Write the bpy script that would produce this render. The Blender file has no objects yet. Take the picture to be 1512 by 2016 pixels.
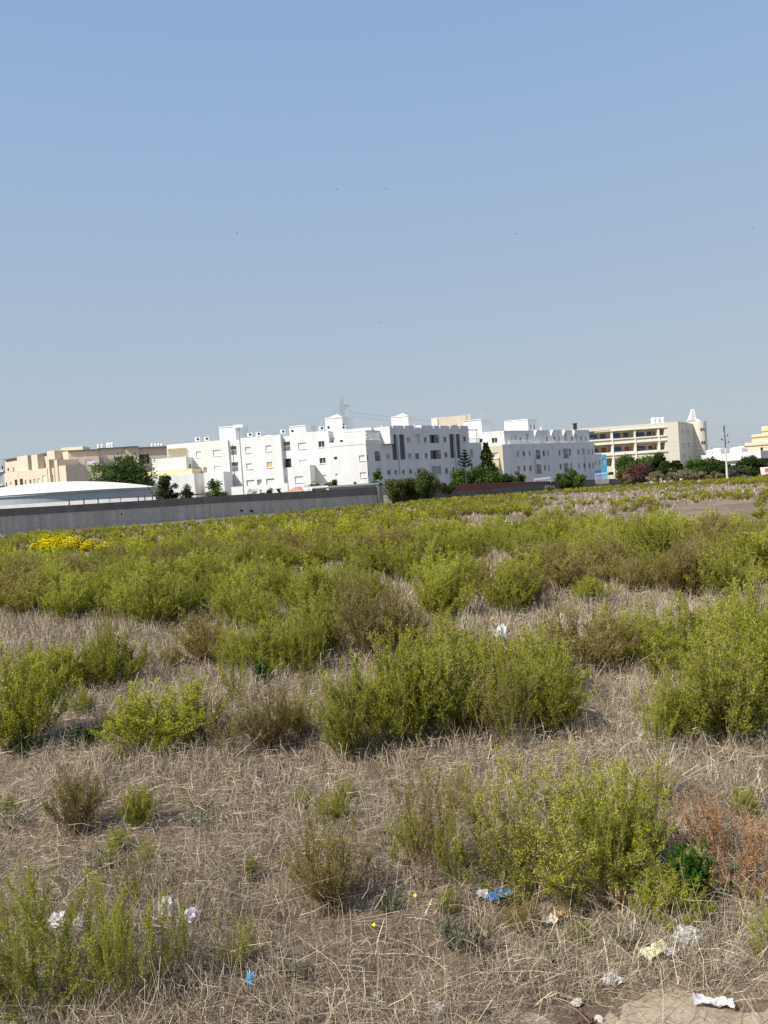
import bpy, math, random
import numpy as np
from mathutils import Vector, Matrix
random.seed(7)
RS = np.random.RandomState
SC = bpy.context.scene
COL = SC.collection
# ------------------------------------------------------------------ camera model
F = 1512.0; CX, CY = 756.0, 1008.0
CAMH = 1.7
ROLL = math.radians(4.05); PITCH = math.atan(48 / 1512)
RV = np.array([math.cos(ROLL), math.sin(ROLL) * -math.sin(PITCH) * 0, -math.sin(ROLL)])
_U = np.array([0, math.sin(PITCH), math.cos(PITCH)]); _X = np.array([1.0, 0, 0]); FW = np.array([0, math.cos(PITCH), -math.sin(PITCH)])
RV = math.cos(ROLL) * _X - math.sin(ROLL) * _U
UV = math.sin(ROLL) * _X + math.cos(ROLL) * _U
CAM = np.array([0, 0, CAMH])

def T(x, y):
    x = np.asarray(x, float); y = np.asarray(y, float)
    yy = np.clip(y, 0, 109); b = -6e-5 * yy * yy - 0.0155 * np.clip(y - 109, 0, 91)
    n = 0.03 * np.sin(x * 1.9 + 1.3 * np.sin(y * 1.1)) * np.sin(y * 1.6 + .7) + 0.015 * np.sin(x * 5.1 + y * 2.3) * np.sin(y * 4.7 - x)
    return b + n * np.clip((y + 30) / 30, 0, 1) * np.clip(1 - y / 90, 0, 1)
def Tf(x, y): return float(T(x, y))
def ray(px, py): return FW + RV * ((px - CX) / F) + UV * ((CY - py) / F)
def P(px, py, D):                      # point seen at a photo pixel, D metres ahead
    d = ray(px, py); return CAM + d * (D / d[1])
def Pz(px, py, z):                     # where the sight line meets the level z
    d = ray(px, py); return CAM + d * ((z - CAMH) / d[2])
def G(px, py):                         # where the sight line meets the ground
    d = ray(px, py); lo, hi = 0.5, 260.0
    for t in np.arange(1.5, 260, .25):
        p = CAM + d * (t / d[1])
        if p[2] <= Tf(p[0], p[1]): hi = t; lo = t - .25; break
    for _ in range(14):
        m = (lo + hi) / 2; p = CAM + d * (m / d[1])
        if p[2] <= Tf(p[0], p[1]): hi = m
        else: lo = m
    p = CAM + d * (hi / d[1]); return np.array([p[0], p[1], Tf(p[0], p[1])])
def proj(x, y, z):
    v = np.stack([np.asarray(x, float), np.asarray(y, float), np.asarray(z, float) - CAMH], -1)
    w = v @ FW; return CX + F * (v @ RV) / w, CY - F * (v @ UV) / w

# ------------------------------------------------------------------ scene helpers
def tag(o, label=None, cat=None, group=None, kind=None):
    if label: o['label'] = label
    if cat: o['category'] = cat
    if group: o['group'] = group
    if kind: o['kind'] = kind
    return o
def empty(name, loc, label=None, cat=None, group=None, rz=0.0):
    o = bpy.data.objects.new(name, None); COL.objects.link(o); o.empty_display_size = .3
    o.location = tuple(float(v) for v in loc); o.rotation_euler = (0, 0, rz)
    return tag(o, label, cat, group)
def mesh_np(name, V, Q, mats, tint=None, midx=None, smooth=False):
    V = np.asarray(V, np.float32).reshape(-1, 3); Q = np.asarray(Q, np.int32); k = Q.shape[1]
    me = bpy.data.meshes.new(name)
    me.vertices.add(len(V)); me.vertices.foreach_set('co', V.ravel())
    me.loops.add(Q.size); me.loops.foreach_set('vertex_index', Q.ravel())
    me.polygons.add(len(Q)); me.polygons.foreach_set('loop_start', np.arange(0, Q.size, k, dtype=np.int32))
    try: me.polygons.foreach_set('loop_total', np.full(len(Q), k, np.int32))
    except Exception: pass
    for m in (mats if isinstance(mats, (list, tuple)) else [mats]): me.materials.append(m)
    if midx is not None: me.polygons.foreach_set('material_index', np.asarray(midx, np.int32))
    me.polygons.foreach_set('use_smooth', np.full(len(Q), smooth))
    me.update(calc_edges=True)
    if tint is not None:
        a = me.attributes.new('tint', 'FLOAT', 'FACE'); a.data.foreach_set('value', np.asarray(tint, np.float32))
    me.validate()
    return me
def obj(name, me, parent=None, loc=None):
    o = bpy.data.objects.new(name, me); COL.objects.link(o)
    if parent is not None: o.parent = parent
    if loc is not None: o.location = tuple(float(v) for v in loc)
    return o

class MB:
    def __init__(s): s.v = []; s.f = []
    def add(s, vs, fs):
        n = len(s.v); s.v += [tuple(float(c) for c in v) for v in vs]; s.f += [tuple(n + i for i in f) for f in fs]
    def quad(s, a, b, c, d): s.add([a, b, c, d], [(0, 1, 2, 3)])
    def obox(s, c, ax, ay, az):       # centre, half-axis vectors
        c, ax, ay, az = map(np.asarray, (c, ax, ay, az)); vs = []
        for k in (-1, 1):
            for j in (-1, 1):
                for i in (-1, 1): vs.append(c + ax * i + ay * j + az * k)
        s.add(vs, [(0, 2, 3, 1), (4, 5, 7, 6), (0, 1, 5, 4), (2, 6, 7, 3), (0, 4, 6, 2), (1, 3, 7, 5)])
    def box(s, c, sx, sy, sz, rz=0.0):
        ca, sa = math.cos(rz), math.sin(rz)
        s.obox(c, (ca * sx / 2, sa * sx / 2, 0), (-sa * sy / 2, ca * sy / 2, 0), (0, 0, sz / 2))
    def bar(s, p0, p1, w, t=None):
        p0 = np.asarray(p0, float); p1 = np.asarray(p1, float); d = p1 - p0; L = np.linalg.norm(d)
        if L < 1e-6: return
        d /= L; up = np.array([0, 0, 1.0]) if abs(d[2]) < .9 else np.array([1.0, 0, 0])
        a = np.cross(d, up); a /= np.linalg.norm(a); b = np.cross(d, a)
        s.obox((p0 + p1) / 2, a * w / 2, b * (t or w) / 2, d * L / 2)
    def tube(s, pts, rad, n=8, cap=True):
        pts = [np.asarray(p, float) for p in pts]; rings = []; vs = []; fs = []
        if not hasattr(rad, '__len__'): rad = [rad] * len(pts)
        for i, p in enumerate(pts):
            d = pts[min(i + 1, len(pts) - 1)] - pts[max(i - 1, 0)]; d = d / (np.linalg.norm(d) + 1e-9)
            up = np.array([0, 0, 1.0]) if abs(d[2]) < .95 else np.array([1.0, 0, 0])
            a = np.cross(d, up); a /= np.linalg.norm(a); b = np.cross(d, a)
            for k in range(n):
                t = 2 * math.pi * k / n; vs.append(p + (a * math.cos(t) + b * math.sin(t)) * rad[i])
        for i in range(len(pts) - 1):
            for k in range(n):
                k2 = (k + 1) % n; fs.append((i * n + k, i * n + k2, (i + 1) * n + k2, (i + 1) * n + k))
        if cap: fs.append(tuple(range(n))[::-1]); fs.append(tuple((len(pts) - 1) * n + k for k in range(n)))
        s.add(vs, fs)
    def lathe(s, c, prof, n=24):       # prof: (r, z)
        vs = []; fs = []
        for r, z in prof:
            for k in range(n):
                t = 2 * math.pi * k / n; vs.append((c[0] + r * math.cos(t), c[1] + r * math.sin(t), c[2] + z))
        for i in range(len(prof) - 1):
            for k in range(n):
                k2 = (k + 1) % n; fs.append((i * n + k, i * n + k2, (i + 1) * n + k2, (i + 1) * n + k))
        fs.append(tuple(range(n))[::-1]); fs.append(tuple((len(prof) - 1) * n + k for k in range(n)))
        s.add(vs, fs)
    def build(s, name, mat, parent=None, smooth=False):
        if not s.v: return None
        v = np.array(s.v)
        if parent is not None:
            o0 = np.array(parent['_o']) if '_o' in parent else np.array(parent.location); loc = (0, 0, 0)
        else:
            o0 = np.array([v[:, 0].mean(), v[:, 1].mean(), v[:, 2].min()]); loc = o0
        me = bpy.data.meshes.new(name); me.from_pydata([tuple(p) for p in (v - o0)], [], s.f); me.materials.append(mat)
        if smooth: me.polygons.foreach_set('use_smooth', [True] * len(me.polygons))
        me.update()
        o = bpy.data.objects.new(name, me); COL.objects.link(o)
        if parent is not None: o.parent = parent
        else: o.location = tuple(float(c) for c in loc)
        o['_o'] = [float(c) for c in o0]
        return o

# ------------------------------------------------------------------ materials
def newmat(name):
    m = bpy.data.materials.new(name); m.use_nodes = True; nt = m.node_tree
    for n in list(nt.nodes): nt.nodes.remove(n)
    return m, nt, nt.nodes.new('ShaderNodeOutputMaterial')
def ramp(nt, stops, fac=None):
    r = nt.nodes.new('ShaderNodeValToRGB'); e = r.color_ramp.elements
    while len(e) < len(stops): e.new(.5)
    for i, (p, c) in enumerate(stops): e[i].position = p; e[i].color = (*c, 1)
    if fac is not None: nt.links.new(fac, r.inputs[0])
    return r
def noise(nt, scale, detail=4, rough=.6, stretch=None, coord='Object'):
    tc = nt.nodes.new('ShaderNodeTexCoord'); n = nt.nodes.new('ShaderNodeTexNoise')
    n.inputs['Scale'].default_value = scale; n.inputs['Detail'].default_value = detail; n.inputs['Roughness'].default_value = rough
    if stretch:
        mp = nt.nodes.new('ShaderNodeMapping'); mp.inputs['Scale'].default_value = stretch
        nt.links.new(tc.outputs[coord], mp.inputs[0]); nt.links.new(mp.outputs[0], n.inputs['Vector'])
    else: nt.links.new(tc.outputs[coord], n.inputs['Vector'])
    return n.outputs[0]
def mix(nt, a, b, fac, mode='MIX'):
    m = nt.nodes.new('ShaderNodeMix'); m.data_type = 'RGBA'; m.blend_type = mode
    for i, v in ((0, fac), (6, a), (7, b)):
        if hasattr(v, 'is_output'): nt.links.new(v, m.inputs[i])
        else: m.inputs[i].default_value = v if i == 0 else (*v, 1)
    return m.outputs[2]
def plain(name, c, rough=.8, var=.12, scale=3.0, metal=0.0, bump=0.0, streak=False):
    m, nt, out = newmat(name); b = nt.nodes.new('ShaderNodeBsdfPrincipled')
    n = noise(nt, scale, 5, .65, (1, 1, .25) if streak else None)
    lo = tuple(x * (1 - var) for x in c); hi = tuple(min(1, x * (1 + var * .6)) for x in c)
    r = ramp(nt, [(.3, lo), (.7, hi)], n); nt.links.new(r.outputs[0], b.inputs['Base Color'])
    b.inputs['Roughness'].default_value = rough; b.inputs['Metallic'].default_value = metal
    if bump:
        bp = nt.nodes.new('ShaderNodeBump'); bp.inputs['Strength'].default_value = bump; nt.links.new(n, bp.inputs['Height']); nt.links.new(bp.outputs[0], b.inputs['Normal'])
    nt.links.new(b.outputs[0], out.inputs[0]); return m
def leafmat(name, stops, trans=.48, rnd=.25):
    m, nt, out = newmat(name)
    at = nt.nodes.new('ShaderNodeAttribute'); at.attribute_name = 'tint'
    oi = nt.nodes.new('ShaderNodeObjectInfo')
    r = ramp(nt, stops, at.outputs['Fac'])
    hs = nt.nodes.new('ShaderNodeHueSaturation')
    mr = nt.nodes.new('ShaderNodeMapRange'); mr.inputs[3].default_value = 1 - rnd; mr.inputs[4].default_value = 1 + rnd
    nt.links.new(oi.outputs['Random'], mr.inputs[0]); nt.links.new(mr.outputs[0], hs.inputs['Value']); nt.links.new(r.outputs[0], hs.inputs['Color'])
    d = nt.nodes.new('ShaderNodeBsdfDiffuse'); t = nt.nodes.new('ShaderNodeBsdfTranslucent'); ms = nt.nodes.new('ShaderNodeMixShader'); ms.inputs[0].default_value = trans
    for s in (d, t): nt.links.new(hs.outputs[0], s.inputs[0])
    nt.links.new(d.outputs[0], ms.inputs[1]); nt.links.new(t.outputs[0], ms.inputs[2]); nt.links.new(ms.outputs[0], out.inputs[0]); return m

M = {}
M['white'] = plain('white_render', (.72, .715, .69), .85, .14, .6, streak=True)
M['cream_white'] = plain('cream_white_render', (.78, .74, .64), .85, .12, .6, streak=True)
M['beige'] = plain('beige_render', (.60, .50, .385), .85, .10, .5, streak=True)
M['pale_yellow'] = plain('pale_yellow_render', (.68, .60, .40), .85, .06, .5, streak=True)
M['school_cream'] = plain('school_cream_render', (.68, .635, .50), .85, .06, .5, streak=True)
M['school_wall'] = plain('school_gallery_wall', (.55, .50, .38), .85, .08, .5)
M['sand_block'] = plain('sand_coloured_blockwork', (.66, .58, .42), .9, .18, .7)
M['shutter_white'] = plain('white_shutter', (.66, .66, .64), .6, .05, 2)
M['shutter_grey'] = plain('grey_shutter', (.34, .34, .34), .6, .1, 2)
M['dark_glass'] = plain('dark_glass', (.035, .04, .045), .15, .3, 2)
M['dark_louvre'] = plain('dark_louvre', (.09, .095, .10), .5, .2, 2)
M['grille'] = plain('grey_loggia_grille', (.36, .35, .32), .7, .25, 4)
M['blue_pane'] = plain('blue_window', (.03, .09, .32), .4, .25, 1.5)
M['red_door'] = plain('red_door', (.38, .05, .035), .6, .15, 2)
M['maroon'] = plain('maroon_door', (.14, .03, .03), .6, .15, 2)
M['frame_white'] = plain('white_metal_frame', (.8, .8, .8), .5, .05, 4)
M['metal_dark'] = plain('dark_metal', (.05, .05, .055), .5, .2, 4, metal=.3)
M['metal_grey'] = plain('galvanised_steel', (.42, .44, .46), .5, .12, 4, metal=.3)
M['pylon'] = plain('haze_paled_pylon_steel', (.36, .40, .40), .6, .12, 1, metal=.2)  # light galvanised grey, with the fading by distance haze put into the colour
M['ac'] = plain('white_appliance_casing', (.74, .74, .72), .5, .05, 3)
M['tank_roof'] = plain('cream_roof_sheet', (.80, .78, .66), .7, .06, .3)
M['tank_wall'] = plain('blue_grey_tank_wall', (.36, .42, .44), .7, .08, .4)
M['concrete_dark'] = plain('dark_concrete_coping', (.165, .155, .135), .9, .22, 1.2, streak=True)
M['brick'] = plain('red_brown_brick_band', (.19, .075, .055), .9, .25, 2.5)
M['wall_low'] = plain('dull_grey_brown_wall', (.15, .135, .115), .9, .22, 1.0, streak=True)
M['cyan'] = plain('turquoise_paint', (.05, .33, .48), .6, .12, 1)
M['blue_panel'] = plain('blue_panel_paint', (.03, .12, .30), .6, .12, 1)
M['orange_tile'] = plain('faded_orange_tile', (.55, .28, .18), .8, .2, 3)
M['pole_concrete'] = plain('pale_concrete_pole', (.60, .56, .45), .9, .1, 2)
M['red_paint'] = plain('red_lettering', (.60, .05, .05), .6, .1, 3)
M['pink_cloth'] = plain('faded_pink_white_fabric', (.78, .55, .50), .8, .15, 3)
M['bark'] = plain('brown_bark', (.10, .075, .05), .95, .3, 6)
M['plastic_white'] = plain('white_plastic_film', (.58, .57, .55), .4, .3, 18)
M['plastic_grey'] = plain('translucent_grey_plastic', (.52, .50, .52), .3, .15, 30)
M['plastic_blue'] = plain('blue_plastic', (.015, .16, .42), .3, .2, 20)
M['plastic_cyan'] = plain('light_blue_plastic', (.04, .36, .62), .4, .2, 20)
M['card_tan'] = plain('tan_cardboard', (.62, .42, .22), .9, .2, 20)
M['card_pale'] = plain('pale_cardboard', (.76, .68, .54), .9, .1, 20)
M['paper_yellow'] = plain('yellowed_paper', (.78, .76, .48), .8, .15, 25)
M['rust'] = plain('rusty_tin', (.12, .05, .045), .6, .4, 20)
M['pale_label'] = plain('torn_pale_label', (.62, .50, .50), .8, .4, 60)
M['stone'] = plain('pale_stone', (.50, .46, .38), .9, .2, 20)
M['bird'] = plain('dark_feather', (.03, .03, .035), .8, .2, 4)
M['rubble_dark'] = plain('charred_rubble', (.03, .027, .025), .95, .3, 4)
M['yellow_paint'] = plain('yellow_terrace_paint', (.72, .64, .38), .85, .08, .6)

def concrete():
    m, nt, out = newmat('streaked_concrete'); b = nt.nodes.new('ShaderNodeBsdfPrincipled')
    n1 = noise(nt, 1.1, 6, .7, (1.2, 1.2, .12)); n2 = noise(nt, 5, 4, .6)
    r1 = ramp(nt, [(.3, (.34, .32, .28)), (.55, (.47, .445, .395)), (.75, (.62, .59, .53))], n1)
    r2 = ramp(nt, [(.3, (.8, .8, .8)), (.7, (1.1, 1.1, 1.1))], n2)
    c = mix(nt, r1.outputs[0], r2.outputs[0], 1.0, 'MULTIPLY'); nt.links.new(c, b.inputs['Base Color']); b.inputs['Roughness'].default_value = .95
    nt.links.new(b.outputs[0], out.inputs[0]); return m
M['concrete'] = concrete()
def groundmat():
    m, nt, out = newmat('dry_soil_and_thatch'); b = nt.nodes.new('ShaderNodeBsdfPrincipled')
    big = noise(nt, .22, 5, .6); mid = noise(nt, 3.0, 6, .7); fine = noise(nt, 40, 4, .7)
    r = ramp(nt, [(.25, (.09, .065, .045)), (.45, (.17, .125, .085)), (.62, (.29, .22, .15)), (.8, (.42, .34, .25))], mid)
    r2 = ramp(nt, [(.35, (.62, .55, .52)), (.6, (1.15, 1.12, 1.1))], big)
    r3 = ramp(nt, [(.3, (.55, .55, .55)), (.7, (1.25, 1.25, 1.25))], fine)
    c = mix(nt, r.outputs[0], r2.outputs[0], 1.0, 'MULTIPLY'); c = mix(nt, c, r3.outputs[0], .9, 'MULTIPLY')
    nt.links.new(c, b.inputs['Base Color']); b.inputs['Roughness'].default_value = 1
    bp = nt.nodes.new('ShaderNodeBump'); bp.inputs['Strength'].default_value = .6; bp.inputs['Distance'].default_value = .03
    nt.links.new(fine, bp.inputs['Height']); nt.links.new(bp.outputs[0], b.inputs['Normal'])
    nt.links.new(b.outputs[0], out.inputs[0]); return m
M['ground'] = groundmat()
def pathmat():
    m, nt, out = newmat('sandy_path'); b = nt.nodes.new('ShaderNodeBsdfPrincipled')
    n = noise(nt, 9, 8, .75); f = noise(nt, 90, 3, .7)
    r = ramp(nt, [(.3, (.25, .185, .12)), (.5, (.38, .29, .20)), (.75, (.50, .40, .28))], n); r2 = ramp(nt, [(.3, (.6, .6, .6)), (.6, (1.1, 1.1, 1.1))], f)
    nt.links.new(mix(nt, r.outputs[0], r2.outputs[0], .8, 'MULTIPLY'), b.inputs['Base Color']); b.inputs['Roughness'].default_value = 1
    bp = nt.nodes.new('ShaderNodeBump'); bp.inputs['Strength'].default_value = .8; bp.inputs['Distance'].default_value = .02
    nt.links.new(n, bp.inputs['Height']); nt.links.new(bp.outputs[0], b.inputs['Normal']); nt.links.new(b.outputs[0], out.inputs[0]); return m
M['path'] = pathmat()
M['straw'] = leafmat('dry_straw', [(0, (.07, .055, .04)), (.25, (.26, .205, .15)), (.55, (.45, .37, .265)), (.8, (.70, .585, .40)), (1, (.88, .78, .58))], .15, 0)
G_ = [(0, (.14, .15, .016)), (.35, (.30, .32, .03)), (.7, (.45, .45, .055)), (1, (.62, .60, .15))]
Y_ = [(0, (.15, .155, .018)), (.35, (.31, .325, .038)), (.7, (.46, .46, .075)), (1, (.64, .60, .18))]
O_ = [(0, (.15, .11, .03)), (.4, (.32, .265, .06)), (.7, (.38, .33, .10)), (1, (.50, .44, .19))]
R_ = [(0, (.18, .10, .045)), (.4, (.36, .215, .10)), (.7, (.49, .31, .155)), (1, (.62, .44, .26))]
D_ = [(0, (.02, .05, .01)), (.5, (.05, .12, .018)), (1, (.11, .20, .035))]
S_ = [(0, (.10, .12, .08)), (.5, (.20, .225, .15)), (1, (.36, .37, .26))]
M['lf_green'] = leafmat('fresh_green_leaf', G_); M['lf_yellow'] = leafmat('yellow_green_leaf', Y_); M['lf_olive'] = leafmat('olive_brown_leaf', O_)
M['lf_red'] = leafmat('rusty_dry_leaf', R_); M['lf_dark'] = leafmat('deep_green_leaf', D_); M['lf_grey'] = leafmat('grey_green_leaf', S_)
M['stem_g'] = plain('olive_stem', (.24, .21, .08), .9, .2, 20); M['stem_r'] = plain('rusty_stem', (.34, .19, .10), .9, .2, 20); M['stem_b'] = plain('brown_stem', (.20, .13, .075), .9, .2, 20)
M['flower'] = leafmat('yellow_flower', [(0, (.60, .55, .02)), (.4, (.88, .76, .02)), (1, (.95, .88, .05))], .3, .1)
M['flower_c'] = leafmat('pale_seed_head', [(0, (.36, .35, .10)), (1, (.58, .54, .24))], .3, .1)
M['tree_a'] = leafmat('dark_tree_leaf', [(0, (.018, .032, .010)), (.5, (.045, .075, .02)), (1, (.12, .165, .045))], .2, .25)
M['tree_b'] = leafmat('mid_tree_leaf', [(0, (.03, .06, .013)), (.5, (.075, .125, .03)), (1, (.17, .23, .06))], .25, .2)
M['tree_c'] = leafmat('bougainvillea_leaf', [(0, (.06, .025, .028)), (.5, (.14, .065, .062)), (1, (.24, .12, .10))], .25, .15)
M['tree_d'] = leafmat('dry_brush_twig', [(0, (.10, .09, .05)), (.5, (.20, .17, .10)), (1, (.32, .28, .17))], .2, .2)
M['pine'] = leafmat('blue_green_needle', [(0, (.012, .03, .025)), (1, (.04, .075, .055))], .1, .1)
M['bloom'] = leafmat('pink_red_bract', [(0, (.26, .03, .06)), (1, (.45, .09, .14))], .3, .1)
# ------------------------------------------------------------------ ground
def ground():
    ys = np.concatenate([np.arange(-12, 14, .25), np.arange(14, 40, 1.0), np.arange(40, 220, 5.0), np.array([260, 400, 800, 1600, 3500.])])
    t = np.linspace(-1, 1, 161); xs = np.sign(t) * (np.abs(t) ** 3.2) * 2500 + t * 12
    X, Y = np.meshgrid(xs, ys); Z = T(X, Y); V = np.stack([X, Y, Z], -1).reshape(-1, 3)
    nx, ny = len(xs), len(ys); i, j = np.meshgrid(np.arange(nx - 1), np.arange(ny - 1)); a = (j * nx + i).ravel()
    Q = np.stack([a, a + 1, a + nx + 1, a + nx], 1)
    tag(obj('ground', mesh_np('ground', V, Q, M['ground'], smooth=True)), kind='structure')
ground()
PA, PB = G(990, 2012), G(1512, 1940)
def path_edge(x): return PA[1] + (PB[1] - PA[1]) * (x - PA[0]) / (PB[0] - PA[0])
def path():
    V = []; Q = []; xs = np.linspace(-.5, 5.5, 70); m = 24
    for i, x in enumerate(xs):
        e = path_edge(x) + .10 * math.sin(x * 3.1) + .05 * math.sin(x * 9.7) + .03 * math.sin(x * 23)
        for j in range(m):
            y = e - 1.9 * j / (m - 1); k = .012 - .02 * max(0, 1 - j / 2.0)
            V.append((x, y, Tf(x, y) + k + .008 * math.sin(x * 17 + y * 11) * math.sin(y * 19)))
    for i in range(len(xs) - 1):
        for j in range(m - 1): a = i * m + j; Q.append((a, a + m, a + m + 1, a + 1)[::-1])
    tag(obj('dirt_path', mesh_np('dirt_path', V, Q, M['path'], smooth=True)), kind='structure')
path()

# ------------------------------------------------------------------ dry straw (stuff)
def ribbons(P0, P1, bend, w, rs, seg=2):
    """thin ribbons from P0 to P1, sagging by bend; w = widths"""
    n = len(P0); d = P1 - P0; L = np.linalg.norm(d, axis=1, keepdims=True) + 1e-6; dn = d / L
    r = rs.normal(size=(n, 3)); side = np.cross(dn, r); side /= np.linalg.norm(side, axis=1, keepdims=True) + 1e-6
    V = []
    for k in range(seg + 1):
        t = k / seg; c = P0 + d * t + bend * (4 * t * (1 - t)); ww = w[:, None] * (1 - .55 * t) * .5
        V += [c - side * ww, c + side * ww]
    V = np.stack(V, 1)                      # n, 2(seg+1), 3
    base = (np.arange(n) * 2 * (seg + 1))[:, None]
    Q = np.concatenate([base + np.array([2 * k, 2 * k + 1, 2 * k + 3, 2 * k + 2]) for k in range(seg)], 0)
    return V.reshape(-1, 3), Q
BARE = []
def straw_field():
    rs = RS(11)
    def sample(n, d0, d1, p):
        u = rs.rand(n); e = 1 - p; d = (d0 ** e + u * (d1 ** e - d0 ** e)) ** (1 / e)
        x = (rs.rand(n) * 2 - 1) * (.60 * d + .6); return x, d
    VV = []; QQ = []; TT = []; off = 0
    def put(x, y, L, pitch, az, w, zoff, tint, bendamt):
        nonlocal off
        n = len(x); z = T(x, y) + zoff
        keep = ~((y < path_edge(x) - .03 + .08 * np.sin(x * 3.1)) & (rs.rand(n) < .93) & (x > .3))
        cl = np.sin(x * 2.3 + 1.7 * np.sin(y * 1.3)) * np.sin(y * 2.9 + 1.1 * np.sin(x * 1.9))
        keep &= rs.rand(n) < np.clip(.80 + .5 * cl, .25, 1)
        x, y, z, L, pitch, az, w, tint = [a[keep] for a in (x, y, z, L, pitch, az, w, tint)]; n = len(x)
        d = np.stack([np.cos(az) * np.cos(pitch), np.sin(az) * np.cos(pitch), np.sin(pitch)], 1) * L[:, None]
        P0 = np.stack([x, y, z], 1); b = rs.normal(size=(n, 3)) * bendamt * L[:, None]; b[:, 2] = np.abs(b[:, 2]) * .6
        V, Q = ribbons(P0, P0 + d, b, w, rs); VV.append(V); QQ.append(Q + off); off += len(V); TT.append(np.tile(tint, 2))
    # lying straws
    n = 250000; x, y = sample(n, 1.9, 15, .35)
    flow = 1.4 * np.sin(x * 1.3 + .8 * np.sin(y * 1.1)) + .5 * np.sin(y * 2.1)
    az = np.where(rs.rand(n) < .55, flow * .5 + rs.normal(size=n) * .45, rs.rand(n) * 6.283)
    fam = np.sin(x * 1.1 + 3 * np.sin(y * .7)) * np.sin(y * 1.5 + x * .4)
    tint = np.clip(.43 + .19 * fam + rs.normal(size=n) * .25, 0, 1)
    w = np.maximum(.0015, y * .00052) * (.6 + .8 * rs.rand(n))
    put(x, y, .03 + .12 * rs.rand(n) ** 1.5, rs.normal(size=n) * .20 + .12, az, w, rs.exponential(.026, n), tint, .10)
    # fine tangled grey-brown weeds
    n = 120000; x, y = sample(n, 1.9, 16, .3)
    put(x, y, .03 + .09 * rs.rand(n), rs.rand(n) * 1.3, rs.rand(n) * 6.283, np.maximum(.0018, y * .00055) * (.6 + .7 * rs.rand(n)), rs.exponential(.028, n), np.clip(.34 + rs.normal(size=n) * .2, 0, 1), .25)
    # standing stubble and dead grass, denser in tufts
    nt = 13500; tx, ty = sample(nt, 2.2, 17, .0); k = 13
    x = np.repeat(tx, k) + rs.normal(size=nt * k) * .045; y = np.repeat(ty, k) + rs.normal(size=nt * k) * .045; n = len(x)
    hs = np.repeat(.5 + rs.rand(nt) * .9, k)
    put(x, y, (.06 + .12 * rs.rand(n)) * hs * np.clip(.75 + y * .05, .8, 1.4), 1.05 + .4 * rs.rand(n), rs.rand(n) * 6.283, np.maximum(.0022, y * .0006) * (.6 + .6 * rs.rand(n)), np.zeros(n), np.clip(np.repeat(.48 + .16 * rs.normal(size=nt), k) + rs.normal(size=n) * .14, 0, 1), .10)
    # pale thick reed stubs
    n = 1300; x, y = sample(n, 2.2, 9, .1)
    put(x, y, .05 + .10 * rs.rand(n), 1.3 * rs.rand(n) + .15, rs.rand(n) * 6.283, .0035 + .0025 * rs.rand(n), np.zeros(n), .68 + .28 * rs.rand(n), .03)
    # long curved stalks
    n = 900; x, y = sample(n, 2.1, 9, .2)
    put(x, y, .16 + .24 * rs.rand(n), rs.normal(size=n) * .3 + .3, rs.rand(n) * 6.283, .0018 + .0010 * rs.rand(n), .02 + 0 * x, .55 + .35 * rs.rand(n), .16)
    # far pale grass on the bare strips
    nt = 5500; tx, ty = sample(nt, 15, 75, .2); qx, qy = proj(tx, ty, T(tx, ty)); ok_ = ((qx - 1450) / 130) ** 2 + ((qy - 1010) / 22) ** 2 > 1; tx, ty = tx[ok_], ty[ok_]; nt = len(tx); k = 6
    x = np.repeat(tx, k) + rs.normal(size=nt * k) * .12; y = np.repeat(ty, k) + rs.normal(size=nt * k) * .15; n = len(x)
    put(x, y, .08 + .16 * rs.rand(n), .9 + .5 * rs.rand(n), rs.rand(n) * 6.283, y * .0008 * (.6 + .8 * rs.rand(n)), np.zeros(n), np.clip(.45 + rs.normal(size=n) * .18, 0, 1), .1)
    me = mesh_np('dry_straw', np.concatenate(VV), np.concatenate(QQ), M['straw'], np.concatenate(TT))
    tag(obj('dry_straw', me), 'matted dry straw, stubble and dead grass covering the ground of the field', 'dry straw', kind='stuff')
straw_field()
def seedlings():
    rs = RS(77); n = 1500; y = 2.2 + 13 * rs.rand(n) ** 1.3; x = (rs.rand(n) * 2 - 1) * (.6 * y + .5)
    ok = ~((y < path_edge(x)) & (x > .3)) & (np.sin(x * 1.7 + y) * np.sin(y * 1.9 - x * .6) > -.35); x, y = x[ok], y[ok]; n = len(x); k = 34
    r = (.02 + .05 * rs.rand(n)) * np.clip(.8 + y * .06, 1, 1.6); ci = np.repeat(np.arange(n), k); N = len(ci); g = rs.normal(size=(N, 3)) * np.array([.6, .6, .0]) * r[ci, None]
    c = np.stack([x[ci], y[ci], T(x, y)[ci]], 1) + g; c[:, 2] += np.abs(rs.normal(size=N)) * r[ci] * .75 + .012
    ld = rs.normal(size=(N, 3)); ld[:, 2] = np.abs(ld[:, 2]) + .4; ld /= np.linalg.norm(ld, axis=1, keepdims=True); sd = np.cross(ld, rs.normal(size=(N, 3))); sd /= np.linalg.norm(sd, axis=1, keepdims=True)
    L = np.maximum(.011, y[ci] * .0022)[:, None]; l, w = ld * L * .5, sd * L * .2
    V = np.stack([c - l, c + w, c + l, c - w], 1).reshape(-1, 3); sp = rs.rand(n)
    me = mesh_np('ground_weeds', V, np.arange(len(V)).reshape(-1, 4), [M['lf_grey'], M['lf_green'], M['lf_olive']], np.clip(.4 + .2 * rs.normal(size=N), 0, 1), np.where(sp < .5, 0, np.where(sp < .75, 1, 2))[ci])
    tag(obj('ground_weeds', me), 'tiny grey green and green seedlings sprouting all through the dry straw', 'seedlings', kind='stuff')
seedlings()

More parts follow.
